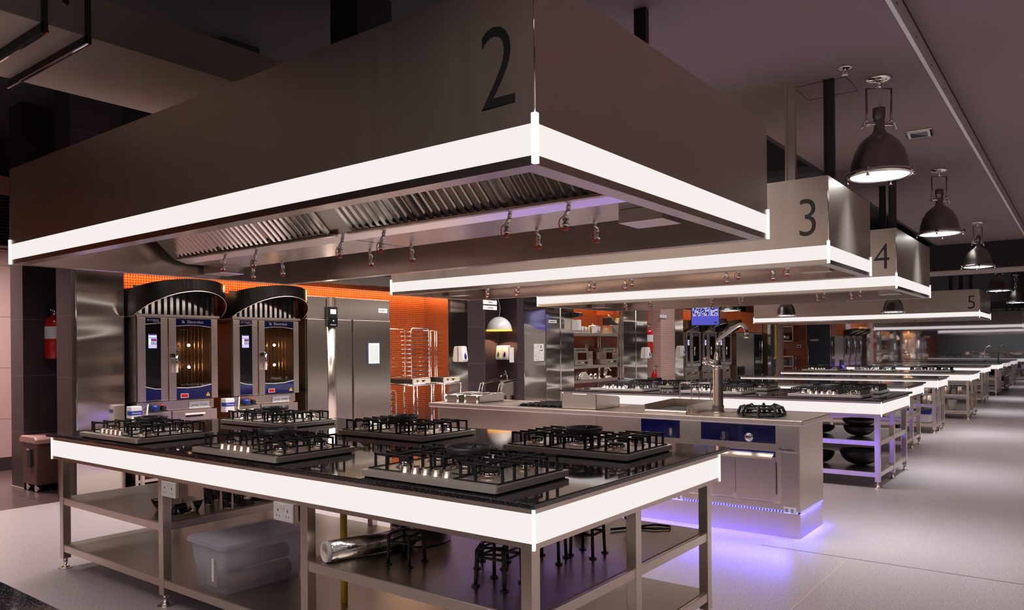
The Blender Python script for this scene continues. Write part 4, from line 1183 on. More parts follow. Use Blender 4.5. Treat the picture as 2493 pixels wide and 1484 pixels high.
# wall mounted detergent boxes, hoses and pumps by the ovens
def deterg(y, x, z, label):
    t = empty('detergent_box', (x, y, z), label, 'detergent box', 'white detergent boxes with blue bands')
    MB().box(-0.10, 0.0, -0.055, 0.055, 0, 0.15, 'white_plastic').build('case', t, bevel=0.008)
    MB().box(-0.08, 0.001, -0.056, 0.056, 0.062, 0.105, 'blue_mark').build('band', t)
    text('Diversey', 0.024, 'porcelain', 'lettering', t, (0.002, 0, 0.083), '+x', ext=0.0004)
    MB().tube([(-0.03, 0.06, 0.11), (-0.01, 0.12, 0.16), (0.02, 0.09, 0.05), (0.0, 0.10, -0.10), (-0.05, 0.05, -0.25)], 0.010, 'hose_white').build('hose', t)
    MB().box(-0.05, -0.01, 0.055, 0.08, -z, 0.02, 'steel').build('post', t)
deterg(3.69, -7.52, 0.75, 'white detergent box with blue band and pale hose left of the oven marked 3')
deterg(4.72, -7.52, 0.77, 'white detergent box with blue band and coiled hose between the two near ovens')
def pump(y, label):
    t = empty('dosing_pump', (-7.606, y, 0.838), label, 'pump', 'blue and red dosing pumps')
    MB().lathe([(0.034, 0), (0.036, 0.03), (0.026, 0.06)], (0.03, 0, 0.0), 'royal_blue', 16).build('pump_body', t)
    MB().lathe([(0.030, 0), (0.032, 0.03), (0.020, 0.055)], (0.03, 0.085, 0.0), 'black_plastic', 16).box(0.02, 0.06, 0.05, 0.09, 0.05, 0.062, 'red_cap').build('pump_head', t)
    MB().box(-0.03, 0.06, -0.04, 0.12, -0.012, 0.0, 'black_satin').build('bracket', t)
pump(3.905, 'blue dosing pump fixed under the oven marked 3')
pump(4.96, 'blue dosing pump fixed under the oven marked 4')

# ================================================================ CHILLER
ch = empty('upright_chiller', (-7.6, 6.50, 0), 'tall two-door stainless steel chiller marked Chiller 3', 'chiller')
MB().box(-0.75, -0.02, -0.69, 0.69, 0.10, 2.11, 'steel_fridge').box(-0.7, -0.08, -0.66, 0.66, 0.0, 0.10, 'black_satin').build('cabinet', ch, bevel=0.005)
MB().box(-0.02, 0.01, -0.69, 0.69, 1.842, 2.11, 'steel_fridge').build('header_panel', ch, bevel=0.004)
for y0, y1 in ((-0.69, 0.008), (0.042, 0.69)):
    MB().box(-0.02, 0.02, y0, y1, 0.12, 1.832, 'steel_fridge').build('door', ch, bevel=0.008)
MB().box(-0.02, 0.0, 0.008, 0.042, 0.12, 1.832, 'black_satin').build('door_gap', ch)
pf = [(0.019 + 0.032 * math.sin(PI * k / 8), -0.392 + 0.145 * k / 8) for k in range(9)]
MB().prism([(p[0], p[1]) for p in pf] , 'z', 0.14, 1.74, 'steel_fridge', smooth=True).build('handle_column', ch)
ctl = MB().prism([(p[0] + .001, p[1]) for p in pf], 'z', 1.742, 2.11, 'steel_fridge').build('controller_column', ch)
c_ = MB().box(0.02, 0.056, -0.388, -0.252, 1.855, 1.985, 'black_plastic').box(0.056, 0.058, -0.365, -0.275, 1.895, 1.955, 'label_white')
c_.box(0.0, 0.058, -0.388, -0.252, 1.735, 1.853, 'black_glass').cyl((0.058, -0.32, 1.81), 0.010, 0.004, 'porcelain', 16, 'x').build('controller', ch)
text('Electrolux', 0.022, 'porcelain', 'lettering', ch, (0.0585, -0.32, 1.76), '+x', ext=0.0004)
MB().box(0.01, 0.013, 0.485, 0.645, 1.940, 1.998, 'label_white').build('name_plate', ch)
text('Chiller 3', 0.042, 'ink', 'lettering', ch, (0.0135, 0.565, 1.969), '+x', ext=0.0004)
ds = MB().box(0.02, 0.03, 0.262, 0.49, 1.238, 1.545, 'slate_blue').box(0.03, 0.032, 0.285, 0.475, 1.258, 1.528, 'white_paper')
for k in range(4):
    for j in range(16): ds.box(0.032, 0.0325, 0.322 + k * 0.035, 0.330 + k * 0.035, 1.285 + j * 0.0135, 1.293 + j * 0.0135, 'ink')
ds.build('record_sheet', ch)

# ================================================================ OVEN RACKS ON TROLLEYS
def trolley(y, label):
    t = empty('rack_trolley', (-7.85, y, 0), label, 'trolley', 'tubular rack trolleys against the orange wall')
    for xx in (-0.28, 0.28):
        for yy in (-0.18, 0.18):
            MB().tube([(xx, yy, 0.05), (xx, yy, 0.93)], 0.014, 'chrome').build('leg', t)
            MB().lathe([(0.03, -0.01), (0.03, 0.01)], (xx, yy, 0.03), 'black_plastic', 14, 'y').build('caster', t)
    tb = MB().tube([(-0.28, -0.18, 0.93), (0.28, -0.18, 0.93), (0.28, 0.18, 0.93), (-0.28, 0.18, 0.93)], 0.014, 'chrome', closed=True)
    tb.tube([(0.31, -0.22, 0.945), (0.31, 0.22, 0.945)], 0.012, 'chrome')
    tb.build('top_frame', t)
    hp = MB().box(-0.28, 0.24, -0.17, 0.17, 0.955, 1.015, 'black_satin').box(0.24, 0.262, -0.165, 0.185, 0.95, 1.02, 'scale_cream')
    hp.box(0.262, 0.264, -0.11, -0.06, 0.985, 1.0, 'ink').box(0.262, 0.264, -0.09, -0.08, 0.965, 1.0, 'ink').box(0.262, 0.264, 0.0, 0.07, 0.985, 1.0, 'ink').box(0.262, 0.264, 0.015, 0.05, 0.975, 0.99, 'ink')
    hp.build('transfer_tray', t, bevel=0.003)
    return t
trolley(7.80, 'left rack trolley with cream front plate, carrying a wire rack beside the chiller')
trolley(8.44, 'right rack trolley with cream front plate against the orange wall')
def wire_rack(x, y, z, w, d, h, n, label, name='wire_rack', rods=1):
    t = empty(name, (x, y, z), label, 'wire rack', None)
    fr_ = MB()
    for s_ in (-1, 1):
        xx = s_ * d / 2
        fr_.tube([(xx, -w / 2, 0.01), (xx, -w / 2, h - .03), (xx, -w / 2 + .03, h), (xx, w / 2 - .03, h), (xx, w / 2, h - .03), (xx, w / 2, 0.01)], 0.008, 'chrome', closed=True)
    fr_.build('frame', t)
    rr = MB()
    for k in range(n):
        zz = 0.05 + (h - 0.10) * k / (n - 1)
        for s_ in (-1, 1):
            rr.tube([(-d / 2, s_ * (w / 2 - .012), zz), (d / 2, s_ * (w / 2 - .012), zz)], 0.005, 'chrome', 6)
        rr.box(d / 2 - .012, d / 2 - .004, -w / 2 + .01, w / 2 - .01, zz - .006, zz + .006, 'black_satin')
        rr.tube([(0, -w / 2 + .05, zz - .028), (0, w / 2 - .02, zz - .028)], 0.004, 'chrome', 5)
    rr.build('runner', t)
    return t
wire_rack(-7.86, 7.80, 1.02, 0.37, 0.50, 0.72, 11, 'tall looped wire rack with eleven levels standing on the left trolley')
def comb_rack(x, y, label):
    t = empty('plate_rack', (x, y, 1.018), label, 'wire rack')
    p = MB()
    for yy in (-0.10, -0.06, 0.03, 0.07): p.tube([(0, yy, 0), (0, yy, 0.70)], 0.006, 'chrome', 6)
    p.tube([(0, -0.22, 0.70), (0, 0.24, 0.70)], 0.005, 'chrome', 6).box(-0.1, 0.1, -0.12, 0.1, 0, 0.01, 'steel')
    p.build('upright', t)
    q = MB()
    for k in range(10):
        zz = 0.08 + k * 0.062
        q.tube([(0.0, -0.23, zz + .01), (0.0, -0.06, zz)], 0.004, 'chrome', 5).tube([(0, 0.03, zz), (0, 0.16, zz)], 0.004, 'chrome', 5)
    q.build('prong', t)
comb_rack(-7.86, 8.34, 'comb-shaped wire plate rack standing on the right trolley')
wire_rack(-8.28, 7.70, 0.03, 0.42, 0.10, 0.80, 9, 'low wire rack on the floor behind the left trolley', 'tray_rack')

# ================================================================ WASH NICHE
lp = empty('dome_lamp', (-8.06, 10.20, 1.745), 'white dome lamp with amber rim hanging in the slate niche', 'pendant lamp')
MB().lathe([(0.0, 0.245)] + [(0.222 * math.sin(a), 0.245 * math.cos(a)) for a in [PI / 2 * k / 12 for k in range(1, 12)]] + [(0.222, 0.018)], (0, 0, 0), 'porcelain', 40).build('shade', lp)
MB().lathe([(0.223, 0.020), (0.224, 0.0), (0.216, -0.002), (0.210, 0.02)], (0, 0, 0), 'amber', 40, caps=False).build('rim', lp)
MB().lathe([(0.0, 0.05), (0.03, 0.06), (0.04, 0.09), (0.0, 0.13)], (0, 0, 0), 'lamp_glow', 16).build('bulb', lp)
MB().tube([(0, 0, 0.245), (0.01, 0.02, 0.40), (-0.012, -0.01, 0.55), (0.012, 0.01, 0.7), (0, 0, 1.155)], 0.005, 'hose_white').build('cable', lp)
l = bpy.data.lights.new('niche_lamp', 'SPOT'); l.energy = 150; l.color = (1, 0.58, 0.34); l.spot_size = math.radians(120); l.spot_blend = 0.15; l.shadow_soft_size = 0.05
lo_ = bpy.data.objects.new('niche_lamp', l); lo_.location = (-8.06, 10.20, 1.78); C.objects.link(lo_)

def soap(x, y, z, face, label, drop='blue_mark', name='soap_dispenser'):
    t = empty(name, (x, y, z), label, 'soap dispenser', None, rz=0 if face == '+x' else -PI / 2)
    # faces +x locally
    MB().prism([(0, 0), (0.09, 0.0), (0.105, 0.03), (0.075, 0.235), (0.06, 0.25), (0, 0.25)], 'y', -0.062, 0.062, 'white_plastic').build('case', t, bevel=0.012)
    dp = [(0.0, 0.10), (0.026, 0.05), (0.028, 0.02), (0.018, -0.002), (0, -0.008), (-0.018, -0.002), (-0.028, 0.02), (-0.026, 0.05)]
    d_ = MB()
    f0 = [(0.105 - (0.03 / 0.205) * (0.045 + zz - 0.03) + 0.0035, yy, 0.05 + zz) for yy, zz in dp]
    d_.add(f0, [tuple(range(8))[::-1], tuple(range(8))], drop)
    d_.build('level_window', t)
    return t
soap(-7.893, 9.00, 1.235, '+x', 'white soap dispenser with blue drop on the steel pier beside the orange wall')
soap(-8.245, 10.498, 1.245, '-y', 'left soap dispenser with green drop, lit by the dome lamp', 'green_mark')
soap(-8.105, 10.498, 1.245, '-y', 'right soap dispenser with blue drop, lit by the dome lamp')
soap(-7.894, 15.30, 1.19, '+x', 'white soap dispenser with blue drop on the cabinet beside the large extinguisher')
soap(-7.889, 17.10, 1.22, '+x', 'white soap dispenser with blue drop on the steel pier beside the pink tiles')
sk = empty('hand_basin', (-8.15, 10.30, 0), 'steel wash-hand basin with lever tap in the slate niche', 'basin')
b_ = MB()
b_.box(-0.14, 0.20, -0.22, 0.19, 0.63, 0.66, 'steel').box(-0.14, -0.13, -0.22, 0.19, 0.66, 0.90, 'steel').box(0.19, 0.20, -0.22, 0.19, 0.66, 0.90, 'steel')
b_.box(-0.13, 0.19, -0.22, -0.21, 0.66, 0.90, 'steel').box(-0.13, 0.19, 0.13, 0.19, 0.66, 0.90, 'steel')
b_.build('bowl', sk, bevel=0.004)
MB().tube([(0.05, 0.16, 0.90), (0.05, 0.16, 0.98), (0.045, 0.12, 0.985), (0.04, 0.02, 0.97), (0.04, -0.02, 0.95)], 0.012, 'chrome').tube([(0.05, 0.16, 0.98), (0.04, 0.12, 1.05)], 0.008, 'chrome').tube([(0.05, 0.16, 0.985), (-0.02, 0.14, 1.01)], 0.006, 'chrome').build('tap', sk)
MB().cyl((0.05, 0.0, 0.0), 0.05, 0.63, 'steel', 20).build('drain_pipe', sk)
MB().box(-0.10, 0.16, 0.0, 0.15, 0.30, 0.63, 'steel_satin').build('apron', sk)
pp = MB().box(-7.955, -7.945, 10.34, 10.46, 1.20, 1.46, 'white_paper').build('paper_holder'); tag(pp, 'small white paper holder on the edge of the slate niche', 'paper holder')
sg = empty('hanging_sign', (-7.55, 9.33, 2.06), 'pair of small white hanging name boards above the slate wall', 'sign')
for k, (zz, bd) in enumerate(((0.0, 'Cold Prep'), (0.085, 'Chillers'))):
    o = MB().box(-0.01, 0.0, -0.17, 0.17, zz, zz + 0.065, 'label_white').build('board', sg)
    text(bd, 0.034, 'ink', 'lettering', o, (0.0015, 0.0, zz + 0.033), '+x', ext=0.0004)
MB().tube([(-0.005, -0.15, 0.15), (-0.005, -0.15, 2.04)], 0.003, 'chrome', 6).tube([(-0.005, 0.15, 0.15), (-0.005, 0.15, 2.04)], 0.003, 'chrome', 6).tube([(-0.005, -0.15, 0.0), (-0.005, -0.15, 0.15)], 0.003, 'chrome', 6).tube([(-0.005, 0.15, 0.0), (-0.005, 0.15, 0.15)], 0.003, 'chrome', 6).build('hanger', sg)
ps = MB().box(0, 0.003, -0.155, 0.155, 0, 0.31, 'white_paper')
random.seed(3)
for k in range(46):
    a, b2 = random.uniform(-0.15, 0.02), random.uniform(0.005, 0.29)
    ps.box(0.003, 0.0034, a, a + random.uniform(.006, .02), b2, b2 + random.uniform(.004, .014), 'duct_grey' if k % 3 else 'ink')
ps.box(0.003, 0.0034, 0.05, 0.075, 0.23, 0.28, 'ink').box(0.003, 0.0034, 0.02, 0.12, 0.185, 0.197, 'ink')
tag(ps.build('notice_poster', loc=(-7.892, 11.14, 1.21)), 'black and white patterned notice poster on the steel pier beside the cabinets', 'poster')

# tall steel cabinets
def cabinet(y0, y1, doors, label, x=-7.93, sign_txt=None):
    t = empty('tall_cabinet', (x, y0, 0), label, 'cabinet')
    L = y1 - y0
    MB().box(-0.6, 0, 0, L, 0.10, 2.75, 'steel').box(-0.55, -0.04, 0.03, L - .03, 0, 0.10, 'black_satin').build('body', t)
    w_ = L / doors
    for k in range(doors):
        d_ = MB().box(0.0, 0.035, k * w_ + .012, (k + 1) * w_ - .012, 0.12, 2.74, 'steel_wavy').build('door', t, bevel=0.006)
    MB().tube([(0.037, w_, 0.2), (0.037, w_, 2.6)], 0.010, 'chrome').build('edge_pull', t)
    if sign_txt:
        o = MB().box(0.035, 0.038, 0.10, 0.36, 1.905, 1.965, 'label_white').build('name_plate', t)
        text(sign_txt, 0.034, 'ink', 'lettering', o, (0.0385, 0.23, 1.935), '+x', ext=0.0004)
    return t
cabinet(11.365, 12.33, 2, 'two-door polished steel cabinet marked Ingredients 1, beside the poster', sign_txt='Ingredients 1')
c2_ = cabinet(14.27, 15.39, 2, 'two-door polished steel cabinet beside the pink wall with extinguishers')
o = MB().box(0.035, 0.038, 0.63, 0.90, 1.93, 1.995, 'label_white').build('name_plate', c2_)
text('Utensils', 0.04, 'ink', 'lettering', o, (0.0385, 0.765, 1.962), '+x', ext=0.0004)

# ================================================================ ALCOVE SHELVES AND THEIR THINGS
sh = empty('alcove_shelving', (-8.22, 12.36, 0), 'steel shelving filling the orange alcove, loaded with pots and presses', 'shelving')
for zz, nm in ((1.715, 'shelf'), (1.065, 'shelf'), (0.78, 'shelf')):
    MB().box(-0.27, 0.26, 0.0, 1.82, zz - .035, zz + 0.025, 'steel_satin').build(nm, sh, bevel=0.003)
for yy in (0.02, 1.80):
    MB().box(0.22, 0.26, yy - .018, yy + .018, 0, 1.68, 'steel_satin').build('post', sh)
    MB().box(-0.27, -0.23, yy - .018, yy + .018, 0, 1.68, 'steel_satin').build('post', sh)
def pot(x, y, z, r, h, label, lid=False, name='steel_pot', mat='chrome', group=None):
    t = empty(name, (x, y, z), label, 'pot', group)
    MB().lathe([(r * .96, 0), (r, 0.01), (r, h), (r + .006, h + .004), (r - .004, h), (r - .006, 0.02), (0, 0.02)], (0, 0, 0), mat, 28).build('body', t)
    hn = MB()
    for s_ in (-1, 1): hn.tube([(0.02, s_ * r, h * .8), (0.015, s_ * (r + .03), h * .82), (-0.015, s_ * (r + .03), h * .82), (-0.02, s_ * r, h * .8)], 0.005, 'chrome', 6)
    hn.build('handle', t)
    if lid:
        lo = MB().lathe([(r + .004, h + .004), (r * .8, h + .022), (0.02, h + .035), (0.012, h + .05), (0.018, h + .062), (0, h + .066)], (0, 0, 0), mat, 28).build('lid', t)
    return t
for k, (yy, r, h) in enumerate(((12.57, .06, .15), (12.69, .055, .14), (12.80, .045, .12), (12.91, .055, .13), (13.03, .05, .12))):
    p_ = pot(-8.06, yy, 1.741, r, h, ('first small steel pot from the left on the alcove top shelf', 'second small steel pot on the alcove top shelf', 'third, narrowest steel pot on the alcove top shelf',
         'fourth steel pot on the alcove top shelf', 'fifth steel pot, next to the large lidded one on the alcove shelf')[k], group='small steel pots on the alcove top shelf')
    p_.rotation_euler.z = PI / 2
pot(-8.08, 13.33, 1.741, .17, .13, 'large lidded steel pot in the middle of the alcove top shelf', lid=True)
pot(-8.28, 13.62, 1.741, .10, .11, 'steel pot behind the slicing machine on the alcove top shelf')
bx2 = MB().box(-0.12, 0.12, -0.14, 0.14, 0, 0.17, 'steel').tube([(0.13, -0.16, 0.14), (0.135, -0.02, 0.02)], 0.006, 'black_plastic')
tag(bx2.build('steel_container', loc=(-8.06, 14.02, 1.741), bevel=0.004), 'square steel container at the right end of the alcove top shelf', 'container')
sl = empty('slicing_machine', (-8.08, 13.99, 1.912), 'slicing machine with tilted steel arm on top of the square container', 'slicer')
MB().prism([(-0.12, 0), (0.12, 0), (0.09, 0.06), (-0.05, 0.16), (-0.12, 0.16)], 'x', -0.09, 0.09, 'pan_black').build('base', sl, bevel=0.005)
MB().tube([(0.06, -0.13, 0.21), (0.07, 0.13, 0.05)], 0.022, 'steel', 10).build('arm', sl)
MB().lathe([(0.03, 0), (0.03, 0.03)], (0.0, 0.0, 0.16), 'black_plastic', 16).build('dial', sl)
# open contact presses on the middle shelf
def press(y, w_, label):
    t = empty('contact_press', (-8.10, y, 1.091), label, 'press', 'open contact presses on the alcove shelf')
    MB().box(-0.14, 0.14, -w_, w_, 0.01, 0.10, 'steel_satin').box(-0.13, 0.15, -w_ - .01, w_ + .01, 0.10, 0.108, 'steel').build('base', t, bevel=0.004)
    MB().cyl((0.14, -w_ * .45, 0.05), 0.014, 0.01, 'black_plastic', 14, 'x').build('switch', t)
    MB().cyl((0.14, w_ * .55, 0.055), 0.030, 0.022, 'black_plastic', 20, 'x').build('dial', t)
    MB().cyl((0.14, 0.02, 0.06), 0.006, 0.006, 'amber', 10, 'x').build('pilot_light', t)
    MB().box(-0.14, 0.10, -w_, w_, 0.255, 0.345, 'steel_satin').build('lid', t, bevel=0.004)
    MB().tube([(0.11, -w_ * .5, 0.30), (0.135, -w_ * .4, 0.305), (0.135, w_ * .4, 0.305), (0.11, w_ * .5, 0.30)], 0.012, 'black_plastic').build('handle', t)
    MB().box(-0.14, -0.10, -w_ * .8, w_ * .8, 0.09, 0.30, 'steel').build('hinge_arm', t)
press(12.72, 0.27, 'left open contact press with black handle on the alcove middle shelf')
press(13.87, 0.25, 'right open contact press with black handle on the alcove middle shelf')
tag(MB().box(-0.1, 0.1, -0.12, 0.12, 0, 0.28, 'steel').cyl((0.0, 0.0, 0.28), 0.05, 0.14, 'steel', 16).build('steel_canister', loc=(-8.27, 13.35, 1.091), bevel=0.004), 'dull steel canister standing between the two open presses', 'canister')
# bottom: mixer and appliances
mx = empty('stand_mixer', (-8.05, 13.75, 0.806), 'steel stand mixer leaning back on the lowest alcove shelf', 'mixer')
MB().lathe([(0.12, 0), (0.13, 0.03), (0.09, 0.05)], (0, 0.05, 0), 'steel', 24).build('bowl_base', mx)
MB().tube([(0, -0.05, 0.05), (0, 0.0, 0.16), (0, 0.04, 0.24)], 0.055, 'steel', 14).build('column', mx)
MB().tube([(0.04, 0.02, 0.27), (0.04, 0.12, 0.18), (0.05, 0.16, 0.15)], 0.02, 'chrome', 10).build('handle', mx)
st = MB().tube([(0, 0, 0), (0, 0, 0.25)], 0.02, 'steel', 12).cyl((0, 0, 0), 0.05, 0.02, 'steel', 16)
tag(st.build('upright_blender', loc=(-8.0, 13.42, 0.806)), 'slim upright steel stick blender stand beside the mixer', 'blender')
vac = empty('power_appliance', (-8.02, 12.78, 0.806), 'black and silver appliance with white cord on the lowest alcove shelf', 'appliance')
MB().prism([(-0.16, 0.0), (0.18, 0.0), (0.16, 0.06), (0.02, 0.16), (-0.06, 0.14), (-0.16, 0.05)], 'x', -0.1, 0.1, 'duct_grey').build('housing', vac, bevel=0.015)
MB().tube([(0.05, -0.20, 0.02), (0.05, -0.14, 0.12)], 0.022, 'chrome', 10).build('handle', vac)
MB().tube([(0, 0.02, 0.13), (0.02, 0.12, 0.14), (0.0, 0.20, 0.26)], 0.005, 'hose_white').build('cord', vac)
for k, yy in enumerate((13.08, 13.25)):
    tag(MB().lathe([(0.05, 0), (0.06, 0.05), (0.045, 0.10), (0.02, 0.12), (0, 0.125)], (0, 0, 0), 'chrome', 20).build('steel_kettle', loc=(-8.0, yy, 0.806)), ('left', 'right')[k] + ' of two small chrome kettles on the lowest alcove shelf', 'kettle', 'chrome kettles in the alcove')
wl = MB().box(0, 0.16, -0.05, 0.05, 0, 0.20, 'white_plastic').prism([(0, .24), (.12, .25), (.20, .29), (.18, .33), (.05, .35), (0, .35)], 'y', -0.06, 0.06, 'black_plastic')
tag(wl.build('towel_dispenser', loc=(-7.89, 12.28, 1.78), bevel=0.006), 'grey wall dispenser with black top fixed to the cabinet edge by the alcove', 'dispenser')

# ================================================================ FIRE POINT
def extinguisher(x, y, z, r, h, label, bracket=True):
    t = empty('fire_extinguisher', (x, y, z), label, 'fire extinguisher', None)
    MB().lathe([(r * .9, 0), (r, 0.02), (r, h * .82), (r * .9, h * .90), (r * .5, h * .97), (r * .3, h)], (0, 0, 0), 'red_paint', 32).build('cylinder', t)
    MB().lathe([(r * 1.006, h * .46), (r * 1.006, h * .74)], (0, 0, 0), 'label_white', 32, caps=False).build('paper_label', t)
    MB().lathe([(r * .3, h), (r * .34, h + .02), (r * .25, h + .04), (r * .25, h + .07)], (0, 0, 0), 'chrome', 14).tube([(0, 0, h + .05), (0.05, 0.02, h + .06)], 0.01, 'chrome').cyl((0.0, -r * .35, h + .045), 0.02, 0.012, 'chrome', 14, 'y').build('valve', t)
    MB().box(-0.005, 0.09, -0.008, 0.008, h + .07, h + .08, 'black_plastic').box(-0.005, 0.09, -0.008, 0.008, h + .10, h + .11, 'black_plastic').build('lever', t)
    MB().tube([(0, 0, h + .04), (0.0, r * .7, h + .03), (0, r + .02, h * .8), (0, r + .02, h * .35)], 0.009, 'black_plastic').build('hose', t)
    if bracket: MB().box(-r - .05, -r + .01, -0.03, 0.03, h * .5, h * .62, 'steel').build('bracket', t)
    return t
ex = extinguisher(-8.87, 3.478, 1.375, 0.095, 0.47, 'red fire extinguisher hanging in the dark slate niche by the entrance')
ex.rotation_euler.z = -PI / 2
extinguisher(-8.08, 15.78, 1.31, 0.115, 0.56, 'large red fire extinguisher on the pink wall beside the tiled pillar')
extinguisher(-8.03, 15.98, 0.0, 0.07, 0.90, 'small red fire extinguisher standing low by the pink tiled pillar', False)
rb = MB().box(0, 0.16, -0.20, 0.12, 0, 0.34, 'red_paint')
tag(rb.build('hose_reel_box', loc=(-8.25, 15.68, 1.97), bevel=0.004), 'red box with hose high on the pink wall above the large extinguisher', 'hose box')
ab = MB().lathe([(0.055, 0), (0.06, 0.02), (0.045, 0.035), (0, 0.037)], (0, 0, 0), 'cream_card', 24, 'x').lathe([(0.075, 0), (0.075, 0.012)], (0, 0, 0), 'black_satin', 24, 'x')
tag(ab.build('alarm_bell', loc=(-8.25, 15.75, 1.19)), 'round cream alarm bell below the large extinguisher', 'alarm bell')
fb = empty('fire_blanket', (-8.25, 15.75, 0.86), 'red and white fire blanket box with two pull tapes on the pink wall', 'fire blanket')
MB().box(0, 0.04, -0.10, 0.10, 0, 0.25, 'blanket_red').build('box', fb, bevel=0.004)
gx = MB().box(0.04, 0.042, -0.075, 0.075, 0.02, 0.23, 'cream_card')
for k in range(8): gx.box(0.042, 0.0425, -0.06, 0.06, 0.035 + k * .024, 0.043 + k * .024, 'blanket_red')
gx.build('instructions', fb)
for s_ in (-.045, .045): MB().box(0.01, 0.02, s_ - .012, s_ + .012, -0.14, 0, 'black_satin').build('pull_tape', fb)
ns = MB().box(0, 0.01, -0.17, 0.17, 0, 0.075, 'label_white')
tag(ns.build('aisle_sign', loc=(-7.88, 16.15, 2.12)), 'small white sign plate at the top of the pink tiled pillar', 'sign')

# far fridges next to the far ovens
ff = empty('upright_fridge', (-7.98, 21.9, 0), 'tall steel fridge with glass door beyond the far ovens', 'fridge')
MB().box(-0.5, 0, -0.85, 0.55, 0.1, 1.84, 'steel_fridge').box(-0.5, -0.02, -0.85, 1.25, 0, 0.1, 'black_satin').build('body', ff, bevel=0.004)
MB().box(-0.5, 0, 0.56, 1.25, 0.1, 1.84, 'steel').build('side_unit', ff)
MB().box(0.0, 0.02, 0.60, 1.20, 0.60, 1.80, 'black_glass').build('glass_door', ff)
MB().tube([(0.05, 1.12, 0.9), (0.05, 1.12, 1.6)], 0.012, 'chrome').box(0.02, 0.05, 1.11, 1.13, .92, .94, 'chrome').box(0.02, 0.05, 1.11, 1.13, 1.56, 1.58, 'chrome').build('door_handle', ff)
MB().box(0.0, 0.03, -0.80, -0.30, 0.40, 0.86, 'black_glass').build('clipboard_rack', ff)
yp = MB().tube([(0, 0, 2.9), (0, 0, 1.11), (0, 0.02, 1.06), (0, -0.12, 1.05)], 0.035, 'yellow_paint', 12)
tag(yp.build('gas_pipe', loc=(-7.86, 24.05, 0)), 'yellow gas pipe running down beside the far pink tiled pillar', 'pipe')
yp2 = MB().tube([(0, 0, 0.012), (0, 0, 0.50), (0, 0.03, 0.545), (0, 0.5, 0.545)], 0.018, 'yellow_paint', 12)
tag(yp2.build('gas_pipe', loc=(-3.01, 2.52, 0.15)), 'yellow gas pipe rising under the nearest cooking island behind the big pot', 'pipe')

# plate shelf on the end wall
es = empty('plate_shelf', (-8.40, 26.8, 0.50), 'open steel shelf with stacks of white plates on the orange end wall', 'shelf')
for zz in (0.0, 0.22, 0.56): MB().box(-0.38, 0.30, -0.15, 0.18, zz, zz + 0.03, 'steel').build('shelf_board', es)
for xx in (-0.37, 0.29):
    for yy in (-0.14, 0.17): MB().box(xx - .012, xx + .012, yy - .012, yy + .012, -0.5, 0.56, 'steel').build('post', es)
us = empty('wall_shelf', (-8.40, 26.8, 1.60), 'upper open steel wall shelf on the orange end wall', 'shelf')
for zz in (0.0, 0.50, 0.86): MB().box(-0.38, 0.30, -0.15, 0.19, zz, zz + 0.025, 'steel').build('shelf_board', us)
for xx in (-0.37, 0.29): MB().box(xx - .012, xx + .012, -0.15, 0.19, 0.0, 0.88, 'steel').build('side', us)
names = ['left', 'middle', 'right']
for k, xx in enumerate((-8.66, -8.425, -8.195)):
    t = MB()
    for j in range(9): t.lathe([(0.05, 0), (0.10, 0.014), (0.105, 0.018), (0.09, 0.016), (0, 0.012)], (0, 0, j * 0.027), 'porcelain', 20)
    tag(t.build('plate_stack', loc=(xx, 26.78, 0.751)), names[k] + ' stack of white plates on the end-wall shelf', 'plates', 'stacks of white plates on the end-wall shelf')
t = MB()
for j in range(8): t.lathe([(0.06, 0), (0.09, 0.03), (0.095, 0.04), (0, 0.01)], (0, 0, j * 0.03), 'porcelain', 20)
tag(t.build('bowl_stack', loc=(-8.62, 26.78, 1.091)), 'stack of white bowls standing on top of the plate shelf', 'bowls')
tag(MB().cyl((0, 0, 0), 0.13, 0.26, 'steel', 24).tube([(-.13, 0, .2), (-.17, 0, .18), (-.13, 0, .15)], 0.008, 'chrome').build('steel_urn', loc=(-8.35, 26.78, 1.626)), 'round steel urn on the lower board of the upper wall shelf', 'urn')
tag(MB().box(-0.07, 0.07, 0, 0.006, 0, 0.10, 'label_white').box(-0.05, 0.05, -0.001, 0.0, 0.02, 0.06, 'ink').build('wall_notice', loc=(-8.0, 26.992, 1.38)), 'tiny white notice on the orange end wall', 'notice')

# ================================================================ HANGING SCREEN
tv = empty('television', (-5.93, 14.0, 2.06), 'blue-lit flat screen hanging from the ceiling above the islands', 'television', rz=math.radians(20))
MB().box(-0.275, 0.275, 0.0, 0.05, -0.21, 0.21, 'black_plastic').build('casing', tv, bevel=0.006)
s_ = MB().box(-0.258, 0.258, -0.004, 0.0, -0.195, 0.195, 'tv_blue')
random.seed(5)
for k in range(3):
    x0 = -0.235 + k * 0.165
    s_.box(x0, x0 + 0.145, -0.006, -0.004, -0.02, 0.165, 'tv_pale')
    for j in range(16):
        a = x0 + random.uniform(0, 0.115); b2 = random.uniform(-0.018, 0.12)
        s_.box(a, a + 0.026, -0.0075, -0.006, b2, b2 + random.uniform(0.015, 0.04), 'tv_dark')
s_.box(0.165, 0.215, -0.006, -0.004, -0.165, -0.135, 'tv_dark')
s_.build('screen', tv)
MB().tube([(0, 0.03, 0.2), (0, 0.03, 2.05)], 0.02, 'black_satin').build('ceiling_pole', tv)

